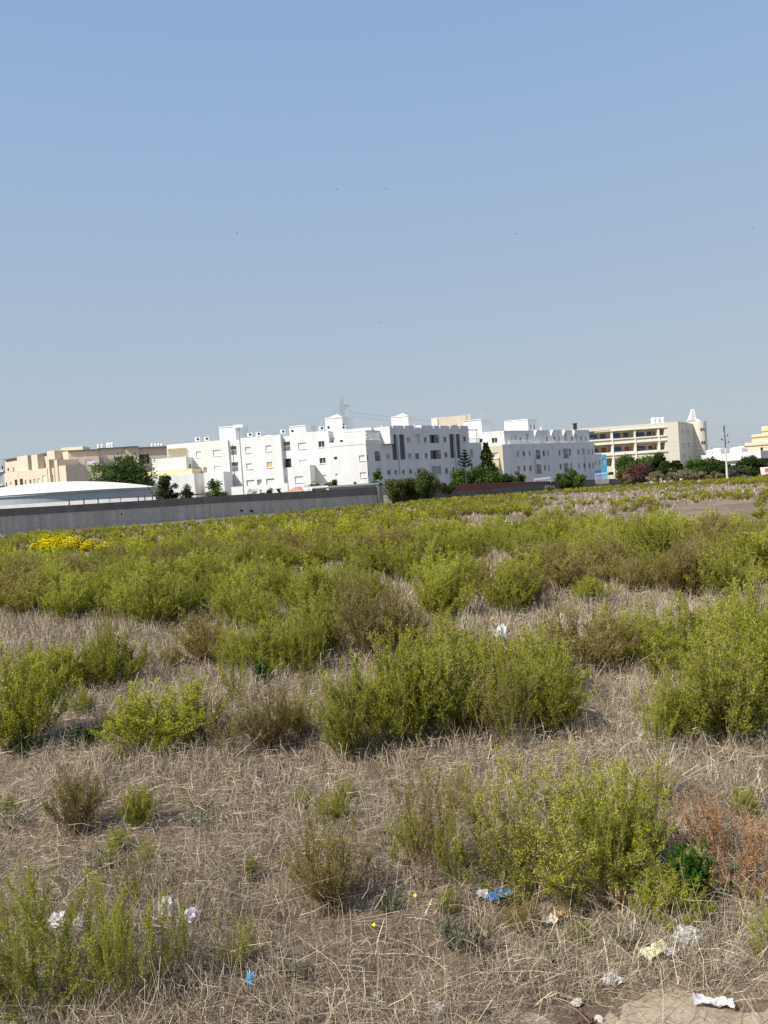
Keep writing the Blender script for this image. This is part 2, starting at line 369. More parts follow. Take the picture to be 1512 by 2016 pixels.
# ------------------------------------------------------------------ shrubs
def shrub_proto(name, seed, nst, ntw, nlf, leafL, leafW, lf, st, spread=1.0, base=.0, heads=0, hmat='flower_c', stemw=.012, lo=.22, thin=1.0, up_=.5, jit=.5, tl_=1.0):
    """unit shrub: height about 1, radius about .5. Returns (stem mesh, foliage mesh, flower mesh or None)"""
    rs = RS(seed)
    az = rs.rand(nst) * 6.283; lean = (.06 + 1.02 * rs.rand(nst) ** .75) * spread; lean = np.clip(lean, 0, 1.38)
    Ls = (.72 + .35 * rs.rand(nst)) * (1 - .22 * np.clip(lean, 0, 1))
    dirh = np.stack([np.cos(az), np.sin(az)], 1); b0 = rs.normal(size=(nst, 2)) * .05 * spread
    def pt(i, t):
        hor = np.sin(lean[i]) * Ls[i] * .72; up = np.cos(lean[i] * .80) * Ls[i]
        xy = b0[i] + dirh[i] * (hor * (1.25 * t - .3 * t * t))[:, None] * .80
        z = up * (t + .15 * t * t) / 1.08
        wob = .02 * np.sin(t * 9 + i * 1.7)
        return np.stack([xy[:, 0] + wob, xy[:, 1] - wob, z], 1)
    SV = []; SQ = []; off = 0
    idx = np.arange(nst); K = 5
    for k in range(K):
        a = pt(idx, np.full(nst, k / K)); b = pt(idx, np.full(nst, (k + 1) / K))
        for _ in range(2):
            V, Q = ribbons(a, b, np.zeros((nst, 3)), np.full(nst, stemw * (1 - k / K * .75)), rs, 1); SV.append(V); SQ.append(Q + off); off += len(V)
    # twigs
    ti = np.repeat(idx, ntw); tt = lo + (1 - lo) * rs.rand(len(ti)) ** .8
    a = pt(ti, tt); d0 = pt(ti, np.minimum(tt + .05, 1.05)) - a; d0 /= np.linalg.norm(d0, axis=1, keepdims=True) + 1e-6
    r = rs.normal(size=(len(ti), 3)); dd = d0 * .9 + r * .42; dd[:, 2] += up_; dd /= np.linalg.norm(dd, axis=1, keepdims=True)
    tl = (.09 + .15 * rs.rand(len(ti))) * (1.15 - .6 * tt) * tl_; bend = np.zeros((len(ti), 3)); bend[:, 2] = -.06 * tl
    V, Q = ribbons(a, a + dd * tl[:, None], bend, np.full(len(ti), stemw * .38), rs, 1); SV.append(V); SQ.append(Q + off); off += len(V)
    # leaves along twigs and stem tips
    li = np.repeat(np.arange(len(ti)), nlf); s = rs.rand(len(li)) ** .8
    c = a[li] + dd[li] * (tl[li] * s * 1.05)[:, None] + rs.normal(size=(len(li), 3)) * .008
    n2 = nst * nlf * 2; i2 = rs.randint(0, nst, n2); t2 = lo + (1.04 - lo) * rs.rand(n2); c2 = pt(i2, t2) + rs.normal(size=(n2, 3)) * .008
    c = np.concatenate([c, c2]); ld = np.concatenate([dd[li], np.tile([[0, 0, 1.]], (n2, 1))]) * .8 + rs.normal(size=(len(li) + n2, 3)) * jit
    ld /= np.linalg.norm(ld, axis=1, keepdims=True); N = len(c)
    cut = rs.rand(N) < thin; c = c[cut]; ld = ld[cut]; N = len(c)
    sd = np.cross(ld, rs.normal(size=(N, 3))); sd /= np.linalg.norm(sd, axis=1, keepdims=True) + 1e-6
    sz = (.6 + .8 * rs.rand(N))[:, None]; l = ld * leafL * sz * .5; w = sd * leafW * sz * .5
    LV = np.stack([c - l, c + w, c + l, c - w], 1).reshape(-1, 3); LQ = (np.arange(N) * 4)[:, None] + np.arange(4)
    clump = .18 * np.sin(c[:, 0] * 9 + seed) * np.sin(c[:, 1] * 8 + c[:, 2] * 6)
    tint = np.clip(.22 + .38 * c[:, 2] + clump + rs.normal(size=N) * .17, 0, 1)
    sm = mesh_np(name + '_stems', np.concatenate(SV), np.concatenate(SQ), M[st])
    midx = np.zeros(N, np.int32)
    if heads:
        hi = rs.randint(0, len(ti), heads); hc = a[hi] + dd[hi] * tl[hi][:, None] + rs.normal(size=(heads, 3)) * .006
        hs_ = leafL * (.26 if hmat == 'flower_c' else .8) * (.6 + .7 * rs.rand(heads)); VH = []
        for e1, e2 in (((1, 0, 0), (0, 0, 1)), ((0, 1, 0), (0, 0, 1)), ((1, 0, 0), (0, 1, 0))):
            e1, e2 = np.array(e1, float), np.array(e2, float); VH.append(hc[:, None] + np.stack([-e1, -e2, e1, e2])[None] * hs_[:, None, None])
        VH = np.concatenate(VH).reshape(-1, 3); LV = np.concatenate([LV, VH]); nh = heads * 3
        LQ = np.arange(len(LV)).reshape(-1, 4); tint = np.concatenate([tint, np.tile(rs.rand(heads), 3)]); midx = np.concatenate([midx, np.ones(nh, np.int32)])
    fm = mesh_np(name + '_foliage', LV, LQ, [M[lf], M[hmat]], tint, midx)
    return sm, fm, None
PR = {}
def mk(key, *a, **k): PR.setdefault(key, []).append(shrub_proto(key, *a, **k))
# near, fine-leaved
for s in (1, 2, 3):
    mk('green', 10 + s, 70, 26, 15, .019, .0062, 'lf_green', 'stem_g', 1.15, heads=80, tl_=.8)
    mk('yellow', 20 + s, 68, 26, 14, .019, .0062, 'lf_yellow', 'stem_g', 1.1, heads=260, tl_=.8)
    mk('olive', 30 + s, 64, 20, 11, .016, .0058, 'lf_olive', 'stem_b', 1.0, heads=120, tl_=.85, stemw=.011)
mk('sparse', 41, 20, 17, 9, .018, .008, 'lf_olive', 'stem_b', .8, heads=200, stemw=.011)
mk('sparse', 42, 24, 18, 10, .017, .008, 'lf_yellow', 'stem_b', .95, heads=220, stemw=.011)
mk('red', 51, 26, 15, 7, .018, .009, 'lf_red', 'stem_r', 1.25, heads=0)
mk('leafy', 61, 34, 11, 7, .085, .026, 'lf_dark', 'stem_g', 1.2)
mk('big', 71, 40, 44, 11, .0115, .0042, 'lf_green', 'stem_g', 1.15, heads=60, stemw=.006, tl_=.45, up_=.6)
mk('big', 72, 46, 40, 11, .0115, .0042, 'lf_yellow', 'stem_b', 1.3, heads=260, stemw=.007, tl_=.55)
mk('wisp', 73, 15, 40, 11, .014, .0052, 'lf_green', 'stem_g', .75, stemw=.007, tl_=.42, up_=.6)
mk('wisp', 74, 18, 40, 10, .014, .0052, 'lf_yellow', 'stem_g', .8, stemw=.007, tl_=.42, up_=.6)
mk('grey', 81, 16, 9, 8, .05, .02, 'lf_grey', 'stem_g', 1.1, heads=14)
mk('bloom', 91, 34, 14, 5, .04, .016, 'lf_green', 'stem_g', 1.25, heads=650, hmat='flower')
# mid distance (fewer, larger leaves, finer upright texture)
for s in (1, 2, 3, 4):
    mk('m_green', 110 + s, 80, 16, 12, .036, .0062, 'lf_green', 'stem_g', 1.1, lo=.10, up_=.7, jit=.34)
    mk('m_yellow', 120 + s, 80, 16, 12, .036, .0062, 'lf_yellow', 'stem_g', 1.05, lo=.10, up_=.7, jit=.34)
    mk('m_olive', 130 + s, 74, 15, 11, .035, .0062, 'lf_olive', 'stem_b', 1.0, lo=.10, up_=.7, jit=.34)
mk('bloom_far', 191, 44, 12, 4, .045, .016, 'lf_yellow', 'stem_g', 1.25, heads=1100, hmat='flower')

ORD = random.Random(3)
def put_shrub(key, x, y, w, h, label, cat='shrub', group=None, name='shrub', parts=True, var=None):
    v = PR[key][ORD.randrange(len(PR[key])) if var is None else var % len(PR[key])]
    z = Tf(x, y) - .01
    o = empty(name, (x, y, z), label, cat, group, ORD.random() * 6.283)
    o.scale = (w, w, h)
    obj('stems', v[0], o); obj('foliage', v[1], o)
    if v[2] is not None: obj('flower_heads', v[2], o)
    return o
def shrub_px(key, cx, base, top, wpx, label, **k):
    g = G(cx, base - 3); D = g[1]
    h = max(.08, (base - top) / F * D * (1.16 if base > 1950 else 1.18 if base < 1420 else 1.08)); w = wpx / F * D * (1.15 if base < 1560 else 1.06) * 1.05
    return put_shrub(key, g[0], g[1] + w * .12, w, h, label, **k)
H = [
 ('big', 70, 2050, 1770, 460, 'large sprawling fresh green shrub filling the bottom left corner', 0),
 ('wisp', 300, 1990, 1790, 220, 'leaning green shrub beside the large one in the bottom left corner', 0),
 ('olive', 655, 1812, 1615, 210, 'dense brown olive bush standing alone in the straw at lower centre', 0),
 ('olive', 145, 1655, 1520, 170, 'small brown olive bush on the left with dark brown base', 1),
 ('sparse', 845, 1765, 1490, 210, 'tall thin see-through shrub right of the dense brown bush', 0),
 ('big', 1120, 1800, 1500, 430, 'wide twiggy yellow green shrub behind the blue plastic scrap', 1),
 ('sparse', 1000, 1770, 1540, 220, 'sparse brown stemmed shrub behind the blue plastic dish', 1),
 ('green', 1235, 1745, 1530, 250, 'bushy green shrub on the right side of the wide twiggy one', 1),
 ('leafy', 1365, 1800, 1672, 140, 'dark broad-leaved weed under the rusty shrub at lower right', 0),
 ('green', 1320, 1830, 1720, 220, 'low green shrub around the dark broad-leaved weed', 2),
 ('red', 1420, 1710, 1540, 240, 'rusty orange dry shrub at the right edge, the left of two', 0),
 ('red', 1500, 1790, 1610, 260, 'rusty orange dry shrub cut by the right edge of the picture', 0),
 ('big', 1530, 1905, 1770, 170, 'bright green shrub low on the right edge', 0),
 ('green', 25, 1485, 1290, 230, 'tall green shrub at the left edge beside low bright weeds', 0),
 ('green', 300, 1490, 1365, 250, 'low rounded green shrub left of centre with dark foot', 1),
 ('sparse', 390, 1470, 1340, 180, 'loose leaning green shrub behind the low rounded one', 1),
 ('olive', 525, 1490, 1345, 150, 'thin brownish shrub with pale stubble around its foot', 2),
 ('yellow', 690, 1505, 1330, 170, 'yellow green shrub covered with pale round seed heads', 0),
 ('green', 805, 1480, 1250, 210, 'green shrub right of the one covered with seed heads', 2),
 ('yellow', 905, 1470, 1262, 230, 'broad yellow green shrub in the middle of the front belt', 1),
 ('sparse', 985, 1485, 1290, 200, 'brown tinged open shrub in the front belt', 0),
 ('green', 1080, 1460, 1290, 190, 'green shrub at the right end of the front belt beside bare straw', 0),
 ('yellow', 1440, 1480, 1255, 250, 'large yellow green shrub on the right with pale flower tufts', 2),
 ('green', 1350, 1470, 1350, 150, 'low loose green shrub beside the grey straw patch', 1),
 ('green', 1525, 1450, 1190, 240, 'tall green shrub cut by the right edge at mid height', 2),
 ('green', 205, 1370, 1262, 170, 'rounded green shrub with a tall spire behind it', 2),
 ('sparse', 210, 1330, 1200, 60, 'narrow green spire rising above a rounded shrub on the left', 1),
 ('green', 70, 1380, 1290, 150, 'green shrub near the left edge below the straw strip', 1),
 ('olive', 395, 1318, 1215, 170, 'round brownish gold bush in the straw left of centre', 1),
 ('olive', 330, 1320, 1275, 70, 'small low brownish bush left of the round gold one', 0),
 ('green', 545, 1330, 1225, 150, 'pale green shrub left of the olive brown mass', 0),
 ('leafy', 515, 1352, 1308, 60, 'bright green broad-leaved weed at the foot of a pale green shrub', 0),
 ('leafy', 165, 1478, 1436, 90, 'bright green broad-leaved weed left of the low rounded shrub', 0),
 ('leafy', 45, 1492, 1452, 70, 'bright green broad-leaved weed under the left edge shrub', 0),
 ('yellow', 640, 1300, 1195, 150, 'yellow green shrub beside the olive brown mass', 0),
 ('olive', 725, 1310, 1150, 200, 'tall olive brown shrub in the middle of the field', 0),
 ('green', 600, 1340, 1230, 110, 'small feathery green shrub between pale and yellow green ones', 1),
 ('yellow', 880, 1330, 1232, 180, 'yellow green shrub left of the white plastic bag', 1),
 ('green', 950, 1370, 1270, 170, 'green shrub directly in front of the white plastic bag', 2),
 ('yellow', 1045, 1370, 1260, 180, 'yellow green shrub right of the white plastic bag', 2),
 ('olive', 1165, 1340, 1205, 260, 'broad olive shrub with a dark shaded foot above grey straw', 2),
 ('yellow', 1285, 1320, 1215, 150, 'yellow olive shrub with bare brown stems', 0),
 ('green', 1390, 1350, 1210, 220, 'bright green shrub right of the one with bare brown stems', 1),
 ('yellow', 1500, 1300, 1170, 210, 'feathery yellow green shrub at the right edge above the belt', 1),
 ('grey', 905, 1890, 1790, 130, 'grey green herb with pale flower buds in the straw', 0),
 ('grey', 965, 1905, 1865, 80, 'low grey green herb right of the budding one', 0),
 ('grey', 1095, 1905, 1860, 60, 'small grey green herb with a pale bud in the lower centre', 0),
 ('grey', 1240, 1880, 1820, 90, 'grey green herb behind the yellowed paper', 0),
 ('grey', 570, 1935, 1875, 110, 'flat grey green herb right of the light blue scrap', 0),
 ('grey', 525, 2010, 1985, 60, 'tiny grey green herb near the bottom edge left of centre', 0),
 ('grey', 385, 1640, 1590, 90, 'grey green herb in the straw right of the small brown bush', 0),
 ('grey', 30, 1640, 1590, 90, 'grey green herb at the left edge of the straw', 0),
 ('grey', 770, 1800, 1745, 80, 'grey green herb between the brown bush and the thin shrub', 0),
 ('sparse', 255, 1800, 1690, 110, 'wispy olive weed standing behind the pale plastic scraps', 0),
 ('sparse', 1370, 1450, 1400, 90, 'small open weed at the foot of the large right shrub', 0),
 ('leafy', 1100, 1600, 1560, 110, 'bright green leafy tuft on top of the wide twiggy shrub', 0),
 ('green', 120, 1375, 1285, 130, 'green shrub between the rounded one with the spire and the left edge', 2),
 ('green', 470, 1325, 1240, 110, 'feathery green shrub just right of the round gold bush', 0),
 ('yellow', 600, 1305, 1200, 140, 'yellow green shrub behind the pale green one at centre left', 1),
 ('olive', 800, 1300, 1190, 150, 'olive shrub right of the tall olive brown one', 1),
 ('yellow', 745, 1440, 1330, 150, 'yellow green shrub behind the one covered with seed heads', 1),
 ('green', 860, 1420, 1270, 200, 'green shrub at the back of the front belt centre', 0),
 ('yellow', 1090, 1390, 1270, 170, 'yellow green shrub behind the right end of the front belt', 0),
 ('green', 1230, 1310, 1210, 170, 'green shrub between the broad olive one and the one with bare stems', 0),
 ('yellow', 1460, 1390, 1230, 210, 'tall yellow green shrub above the large right one with flower tufts', 1),
 ('olive', 225, 1470, 1400, 90, 'faint brownish weed left of the low rounded green shrub', 0),
 ('sparse', 450, 1500, 1400, 120, 'thin reddish weed between the rounded green and brownish shrubs', 0),
 ('sparse', 590, 1460, 1370, 90, 'wispy weed left of the seed head shrub', 1),
 ('sparse', 930, 1640, 1530, 150, 'thin grey brown weed in the straw above the blue dish', 0),
 ('sparse', 1290, 1600, 1500, 150, 'thin weed behind the bushy green shrub at right', 1),
 ('wisp', 60, 1960, 1720, 150, 'wispy green spires at the left edge above the large corner shrub', 0),
 ('wisp', 215, 1985, 1745, 150, 'upright green spires in the middle of the corner clump', 0),
 ('wisp', 240, 2020, 1780, 130, 'yellow green spires at the right of the corner clump', 1),
 ('wisp', 365, 1930, 1770, 70, 'leaning pale green spires right of the corner clump', 0),
 ('wisp', 20, 2040, 1800, 140, 'pale green spires in the very bottom left corner', 1),
 ('wisp', 905, 1790, 1560, 150, 'wispy green spires between the thin shrub and the wide twiggy one', 0),
 ('wisp', 1200, 1800, 1570, 160, 'yellow green spires in front of the bushy green shrub', 1),
 ('wisp', 1010, 1500, 1270, 140, 'green spires at the foot of the front belt', 0),
 ('wisp', 1300, 1500, 1340, 130, 'loose green spires left of the large right shrub', 0),
 ('wisp', 650, 1460, 1320, 110, 'green spires left of the seed head shrub', 0),
 ('wisp', 460, 1400, 1260, 110, 'pale spires above the brownish shrub', 1),
]
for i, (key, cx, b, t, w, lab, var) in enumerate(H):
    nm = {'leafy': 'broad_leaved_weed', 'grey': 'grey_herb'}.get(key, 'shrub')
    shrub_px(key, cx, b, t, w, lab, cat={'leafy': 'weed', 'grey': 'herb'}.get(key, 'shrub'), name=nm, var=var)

# ---- scattered small weeds in the straw
wr = random.Random(21); nw = 0
for _ in range(900):
    if nw >= 62: break
    x = wr.uniform(-20, 1530); y = 1275 + 640 * wr.random() ** 1.25
    if x < 420 and y > 1720 or x > 950 and y > 1880: continue
    g = G(x, y); k = wr.choice(['sparse', 'olive', 'green', 'grey', 'sparse', 'yellow']); h = wr.uniform(.09, .26) * (1.25 if y < 1480 else .9)
    if k == 'grey': h *= .5
    side = 'left' if x < 756 else 'right'; lvl = 'front' if y > 1600 else 'middle' if y > 1440 else 'rear'
    nmk = {'sparse': 'wispy brownish', 'olive': 'small brown olive', 'green': 'small green', 'grey': 'flat grey green', 'yellow': 'small yellow green'}[k]
    put_shrub(k, g[0], g[1], h * wr.uniform(.9, 1.6) * (2 if k == 'grey' else 1), h, f'{nmk} weed scattered in the dry straw, {lvl} zone, {side} half', cat='weed', name='weed', group=f'{nmk} weeds in the straw, {lvl} zone, {side} half'); nw += 1
# ---- belts of shrubs further out
def inell(px, py, L): 
    r = np.zeros(px.shape, bool)
    for cx, cy, rx, ry in L: r |= ((px - cx) / rx) ** 2 + ((py - cy) / ry) ** 2 < 1
    return r
GAPS = [(1300, 1205, 190, 22), (525, 1208, 55, 22), (170, 1272, 230, 26), (815, 1205, 40, 30), (1020, 1235, 130, 20), (1440, 1006, 150, 22), (1310, 1012, 180, 14), (730, 1290, 0.1, 0.1), (1200, 1400, 130, 110), (1040, 1240, 150, 26), (600, 1350, 120, 30),
        (1010, 1040, 200, 20), (850, 1050, 110, 13), (1190, 978, 150, 8), (1140, 1004, 80, 8), (1470, 964, 90, 9), (705, 1071, 60, 5), (515, 1084, 50, 5), (300, 1092, 20, 6),
        (1250, 1032, 160, 14), (1470, 1030, 120, 10), (1350, 993, 60, 3), (950, 1020, 60, 4), (590, 1100, 30, 5), (350, 1140, 40, 6), (140, 1094, 115, 26), (680, 1150, 30, 8)]
rs = RS(5); cand = []
y = 9.6
while y < 178:
    cell = .56 + .0085 * y
    x = -.75 * y - 2
    while x < .75 * y + 2:
        cand.append((x + (rs.rand() - .5) * cell * .9, y + (rs.rand() - .5) * cell * .9, rs.rand(), rs.rand(), rs.rand(), rs.rand())); x += cell
    y += cell * .95
A = np.array(cand); zz = T(A[:, 0], A[:, 1]); px, py = proj(A[:, 0], A[:, 1], zz)
dx = proj(A[:, 0], A[:, 1], zz)[0]
keep = ~(inell(px, py, GAPS) & (A[:, 2] < .93)); keep &= (py < 1236) | ((py < 1330) & (px > 480) & (A[:, 2] > .15))
pn = np.sin(A[:, 0] * .35 + 2 * np.sin(A[:, 1] * .16)) * np.sin(A[:, 1] * .31 + A[:, 0] * .08)
keep &= (pn > -.5) | (A[:, 2] > .7)
keep &= (A[:, 1] < 32) | (np.sin(A[:, 0] * .21 + 1.5 * np.sin(A[:, 1] * .09)) * np.sin(A[:, 1] * .17 + 2) > -.35) | (A[:, 2] > .6)
# not behind the boundary walls
WALL = [(-150, 1068), (0, 1055), (305, 1037), (745, 994)]
WX = [G(*p) for p in WALL]
BW = [(752, 112.5), (957, 130), (1083, 150), (1235, 186), (1330, 150), (1440, 132), (1700, 128)]
def back_y(x):
    pts = [(w[0], w[1]) for w in WX] + [(P(p, 960, d)[0], d) for p, d in BW]
    return np.interp(x, [p[0] for p in pts], [p[1] for p in pts])
keep &= A[:, 1] < back_y(A[:, 0]) - 1.0
A = A[keep]; px = px[keep]; py = py[keep]; pn = pn[keep]
sizes = (.36 + .46 * A[:, 3]) * np.where(A[:, 1] < 24, 1.0, np.clip(1.0 - (A[:, 1] - 24) / 60, .62, 1)) * np.where(inell(px, py, [(1350, 1015, 300, 60)]), .7, 1)
fam = np.sin(A[:, 0] * .55 + 3) * np.sin(A[:, 1] * .4 + A[:, 0] * .21)
kind = np.where(fam + (A[:, 4] - .5) * 1.3 > .38, 2, np.where(A[:, 4] + .4 * fam > .42, 0, 1))
score = sizes / A[:, 1]; vis = (px > -60) & (px < 1572); order = np.argsort(-score * vis)
solo = set(order[:190].tolist())
KN = ['m_green', 'm_yellow', 'm_olive']
AD = ['fresh green feathery shrub', 'yellow green feathery shrub', 'brownish olive feathery shrub']
def zone(x, y): return ('left' if x < 500 else 'middle' if x < 1000 else 'right')
for i in sorted(solo):
    k = int(kind[i]); d = A[i, 1]; s = sizes[i]
    band = 'nearest rows' if d < 13.5 else 'middle rows' if d < 18 else 'rear rows'
    zn = zone(px[i], py[i])
    g = f'{AD[k]}s in the {band} of the green belt, {zn} third of the photo'
    put_shrub(KN[k], A[i, 0], A[i, 1], s * (1.25 + .7 * A[i, 5]), s, f'{AD[k]} in the {band} of the green belt, {zn} third', group=g)
# the rest, one mass
def far_shrubs():
    protoC = {}
    for k in range(3):
        for v in range(2):
            for lod, (nst, ntw, nlf, L, W) in enumerate([(34, 9, 4, .095, .021), (18, 6, 3, .16, .040), (9, 4, 3, .24, .07)]):
                sm, fm, _ = shrub_proto('tmp', 300 + k * 10 + v, nst, ntw, nlf, L, W, 'lf_green', 'stem_g', 1.15, lo=.08, up_=.7, jit=.4)
                n = len(fm.vertices); c = np.empty(n * 3, np.float32); fm.vertices.foreach_get('co', c)
                t = np.empty(len(fm.polygons), np.float32); fm.attributes['tint'].data.foreach_get('value', t)
                protoC[(k, v, lod)] = (c.reshape(-1, 3), t)
                bpy.data.meshes.remove(sm); bpy.data.meshes.remove(fm)
    VV = []; TT = []; MI = []
    for i in range(len(A)):
        if i in solo: continue
        d = A[i, 1]
        if abs(A[i, 0]) > .62 * d + 3: continue
        lod = 0 if d < 34 else 1 if d < 65 else 2
        c, t = protoC[(int(kind[i]), int(A[i, 5] * 2) % 2, lod)]
        a = A[i, 4] * 6.283; s = sizes[i]; w = s * (1.3 + .8 * A[i, 5]); ca, sa = math.cos(a), math.sin(a)
        q = np.stack([(c[:, 0] * ca - c[:, 1] * sa) * w + A[i, 0], (c[:, 0] * sa + c[:, 1] * ca) * w + A[i, 1], c[:, 2] * s + Tf(A[i, 0], A[i, 1]) - .02], 1)
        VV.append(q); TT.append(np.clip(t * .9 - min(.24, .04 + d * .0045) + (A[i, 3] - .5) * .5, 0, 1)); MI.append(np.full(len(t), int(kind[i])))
    V = np.concatenate(VV); Q = np.arange(len(V)).reshape(-1, 4)
    me = mesh_np('distant_shrubs', V, Q, [M['lf_green'], M['lf_yellow'], M['lf_olive']], np.concatenate(TT), np.concatenate(MI))
    print('far shrub quads', len(Q))
    tag(obj('distant_shrubs', me), 'low green and olive scrub carpeting the far part of the field up to the walls', 'scrub', kind='stuff')
far_shrubs()
# yellow flowering patch
for i, (cx, b, t, w) in enumerate([(85, 1092, 1064, 60), (120, 1091, 1062, 60), (152, 1092, 1066, 55), (182, 1092, 1071, 50), (208, 1093, 1075, 40), (105, 1094, 1068, 50)]):
    shrub_px('bloom_far', cx, b, t, w, 'bright yellow flowering shrub in the patch on the left below the grey wall', name='flowering_shrub', group='yellow flowering shrubs on the left', cat='flowering shrub')
# ------------------------------------------------------------------ boundary walls
def strip_wall(mb, pts, t=.22):       # pts: (x, y, zbottom, ztop), wall body behind the line
    for a, b in zip(pts[:-1], pts[1:]):
        d = np.array([b[0] - a[0], b[1] - a[1]]); d /= np.linalg.norm(d); n = np.array([-d[1], d[0]]) * t
        c = [(a[0], a[1], a[2]), (b[0], b[1], b[2]), (b[0] + n[0], b[1] + n[1], b[2]), (a[0] + n[0], a[1] + n[1], a[2]),
             (a[0], a[1], a[3]), (b[0], b[1], b[3]), (b[0] + n[0], b[1] + n[1], b[3]), (a[0] + n[0], a[1] + n[1], a[3])]
        mb.add(c, [(0, 3, 2, 1), (4, 5, 6, 7), (0, 1, 5, 4), (2, 3, 7, 6), (3, 0, 4, 7), (1, 2, 6, 5)])
def zat(px, py, y): return P(px, py, y)[2]
CWP = [(-150, 1068, 1011, 1026), (0, 1055, 1002, 1017), (150, 1046.5, 993.5, 1008), (305, 1037, 984, 998.7), (450, 1023, 975, 989), (600, 1008, 967, 982), (745, 994.3, 958.4, 973.6)]
cw = empty('concrete_wall', G(305, 1037), 'long grey concrete boundary wall with dark coping band on the left', 'wall')
body, band, ledge = MB(), MB(), MB(); L1, L2, L3 = [], [], []
WA, WB = np.array(P(0, 1055, 74)[:2]), np.array(P(745, 994, 109)[:2]); WPL = (WB - WA)
def wall_at(px, py):
    r = ray(px, py)[:2]; n = np.array([WPL[1], -WPL[0]]); t = (WA @ n) / (r @ n); return r * t
for px, b, t, m in CWP:
    g2 = wall_at(px, (b + t) / 2); gz = Tf(g2[0], g2[1]); z0 = gz - .4; zt = zat(px, t, g2[1]); zm = zat(px, m, g2[1])
    L1.append((g2[0], g2[1], z0, zm)); L2.append((g2[0] + .02, g2[1] - .03, zm, zt)); L3.append((g2[0] + .03, g2[1] - .04, z0, gz + .38))
strip_wall(body, L1); strip_wall(band, L2, .28); strip_wall(ledge, L3, .04)
body.build('wall_panel', M['concrete'], cw); band.build('coping', M['concrete_dark'], cw); ledge.build('plinth', M['concrete'], cw)
e = L1[-1]
pl = MB(); pl.box((e[0] + .25, e[1] - .05, (e[2] + L2[-1][3]) / 2 + .1), .7, .6, L2[-1][3] - e[2] + .2, .5); pl.build('pillar', M['concrete_dark'], cw)
for px, py, w, h in [(474, 1005.5, 12, 6), (493, 1006, 11, 6), (239, 1012, 4, 4), (573, 981.5, 3, 3)]:     # ragged black holes knocked through the wall
    D = wall_at(px, py)[1]; c = P(px, py, D - .035); r_ = random.Random(int(px))
    hb = MB(); k = 14; vs = [(c[0] + math.cos(j / k * 6.283) * w / F * D / 2 * r_.uniform(.7, 1.15), c[1], c[2] + math.sin(j / k * 6.283) * h / F * D / 2 * r_.uniform(.6, 1.15)) for j in range(k)]
    hb.add(vs + [(v[0], v[1] + .02, v[2]) for v in vs], [tuple(range(k)), tuple(range(2 * k - 1, k - 1, -1))] + [(j, (j + 1) % k, k + (j + 1) % k, k + j) for j in range(k)])
    hb.build('hole', M['rubble_dark'], cw)
# short light panel and the brick-topped wall beyond
def wpt(px, pt, D, dz=0): 
    p = P(px, pt, D); return (p[0], D, Tf(p[0], D) - .4, p[2] + dz)
pw = empty('panel_wall', P(762, 992, 112.8), 'short pale concrete panel with dark top beside the black pillar', 'wall')
a, b = wpt(752, 973.5, 112.6), wpt(770, 971.5, 113); q = MB(); strip_wall(q, [a, b]); q.build('wall_panel', M['concrete'], pw)
a2, b2 = (a[0], a[1] - .04, a[3], zat(752, 959.5, 112.6)), (b[0], b[1] - .04, b[3], zat(770, 959.8, 113)); q = MB(); strip_wall(q, [a2, b2], .3); q.build('coping', M['concrete_dark'], pw)
bw = empty('brick_topped_wall', P(900, 980, 125), 'brown boundary wall with red brick upper band behind the field', 'wall')
lo, up = [], []
for px, t, m, D in [(771, 960.5, 975, 113), (850, 957.5, 970, 119), (957, 950, 963.7, 130), (1030, 949, 955.5, 140), (1083, 947, 952, 150)]:
    p = P(px, t, D); zm = zat(px, m, D); lo.append((p[0], D, Tf(p[0], D) - .5, zm)); up.append((p[0], D - .03, zm, p[2]))
q = MB(); strip_wall(q, lo); q.build('lower_wall', M['wall_low'], bw); q = MB(); strip_wall(q, up, .28); q.build('brick_band', M['brick'], bw)
dw = MB(); strip_wall(dw, [wpt(1085, 948, 150.2), wpt(1148, 945, 165), wpt(1234, 941.5, 186)]); o = dw.build('field_wall', M['wall_low']); tag(o, 'dark brown low wall from the green bush to the purple red bush', 'wall')
sw = MB(); strip_wall(sw, [wpt(1345, 930, 150), wpt(1420, 929, 146), wpt(1512, 928, 146), wpt(1600, 926, 146)]); o = sw.build('grey_wall', M['wall_low']); tag(o, 'shaded dark wall behind the trees and the utility pole', 'wall')
# white wall with little dark posts in front of the round tank
wl = empty('white_wall', P(150, 990, 88), 'low white wall with short dark posts in front of the round reservoir', 'wall')
q = MB(); strip_wall(q, [wpt(-150, 1004, 86), wpt(0, 995.5, 87), wpt(170, 984.5, 88), wpt(306, 978, 89)], .2); q.build('wall_panel', M['white'], wl)
for px, py in [(136, 988), (165, 985.5), (193, 983.5), (216, 983), (237, 981), (272, 980), (285, 979), (300, 978)]:
    c = P(px, py, 86.5); q = MB(); q.bar(c + np.array([0, 0, -.45]), c + np.array([0, 0, .22]), .10 if px < 200 or px > 270 else .05); q.build('post', M['metal_dark'], wl)

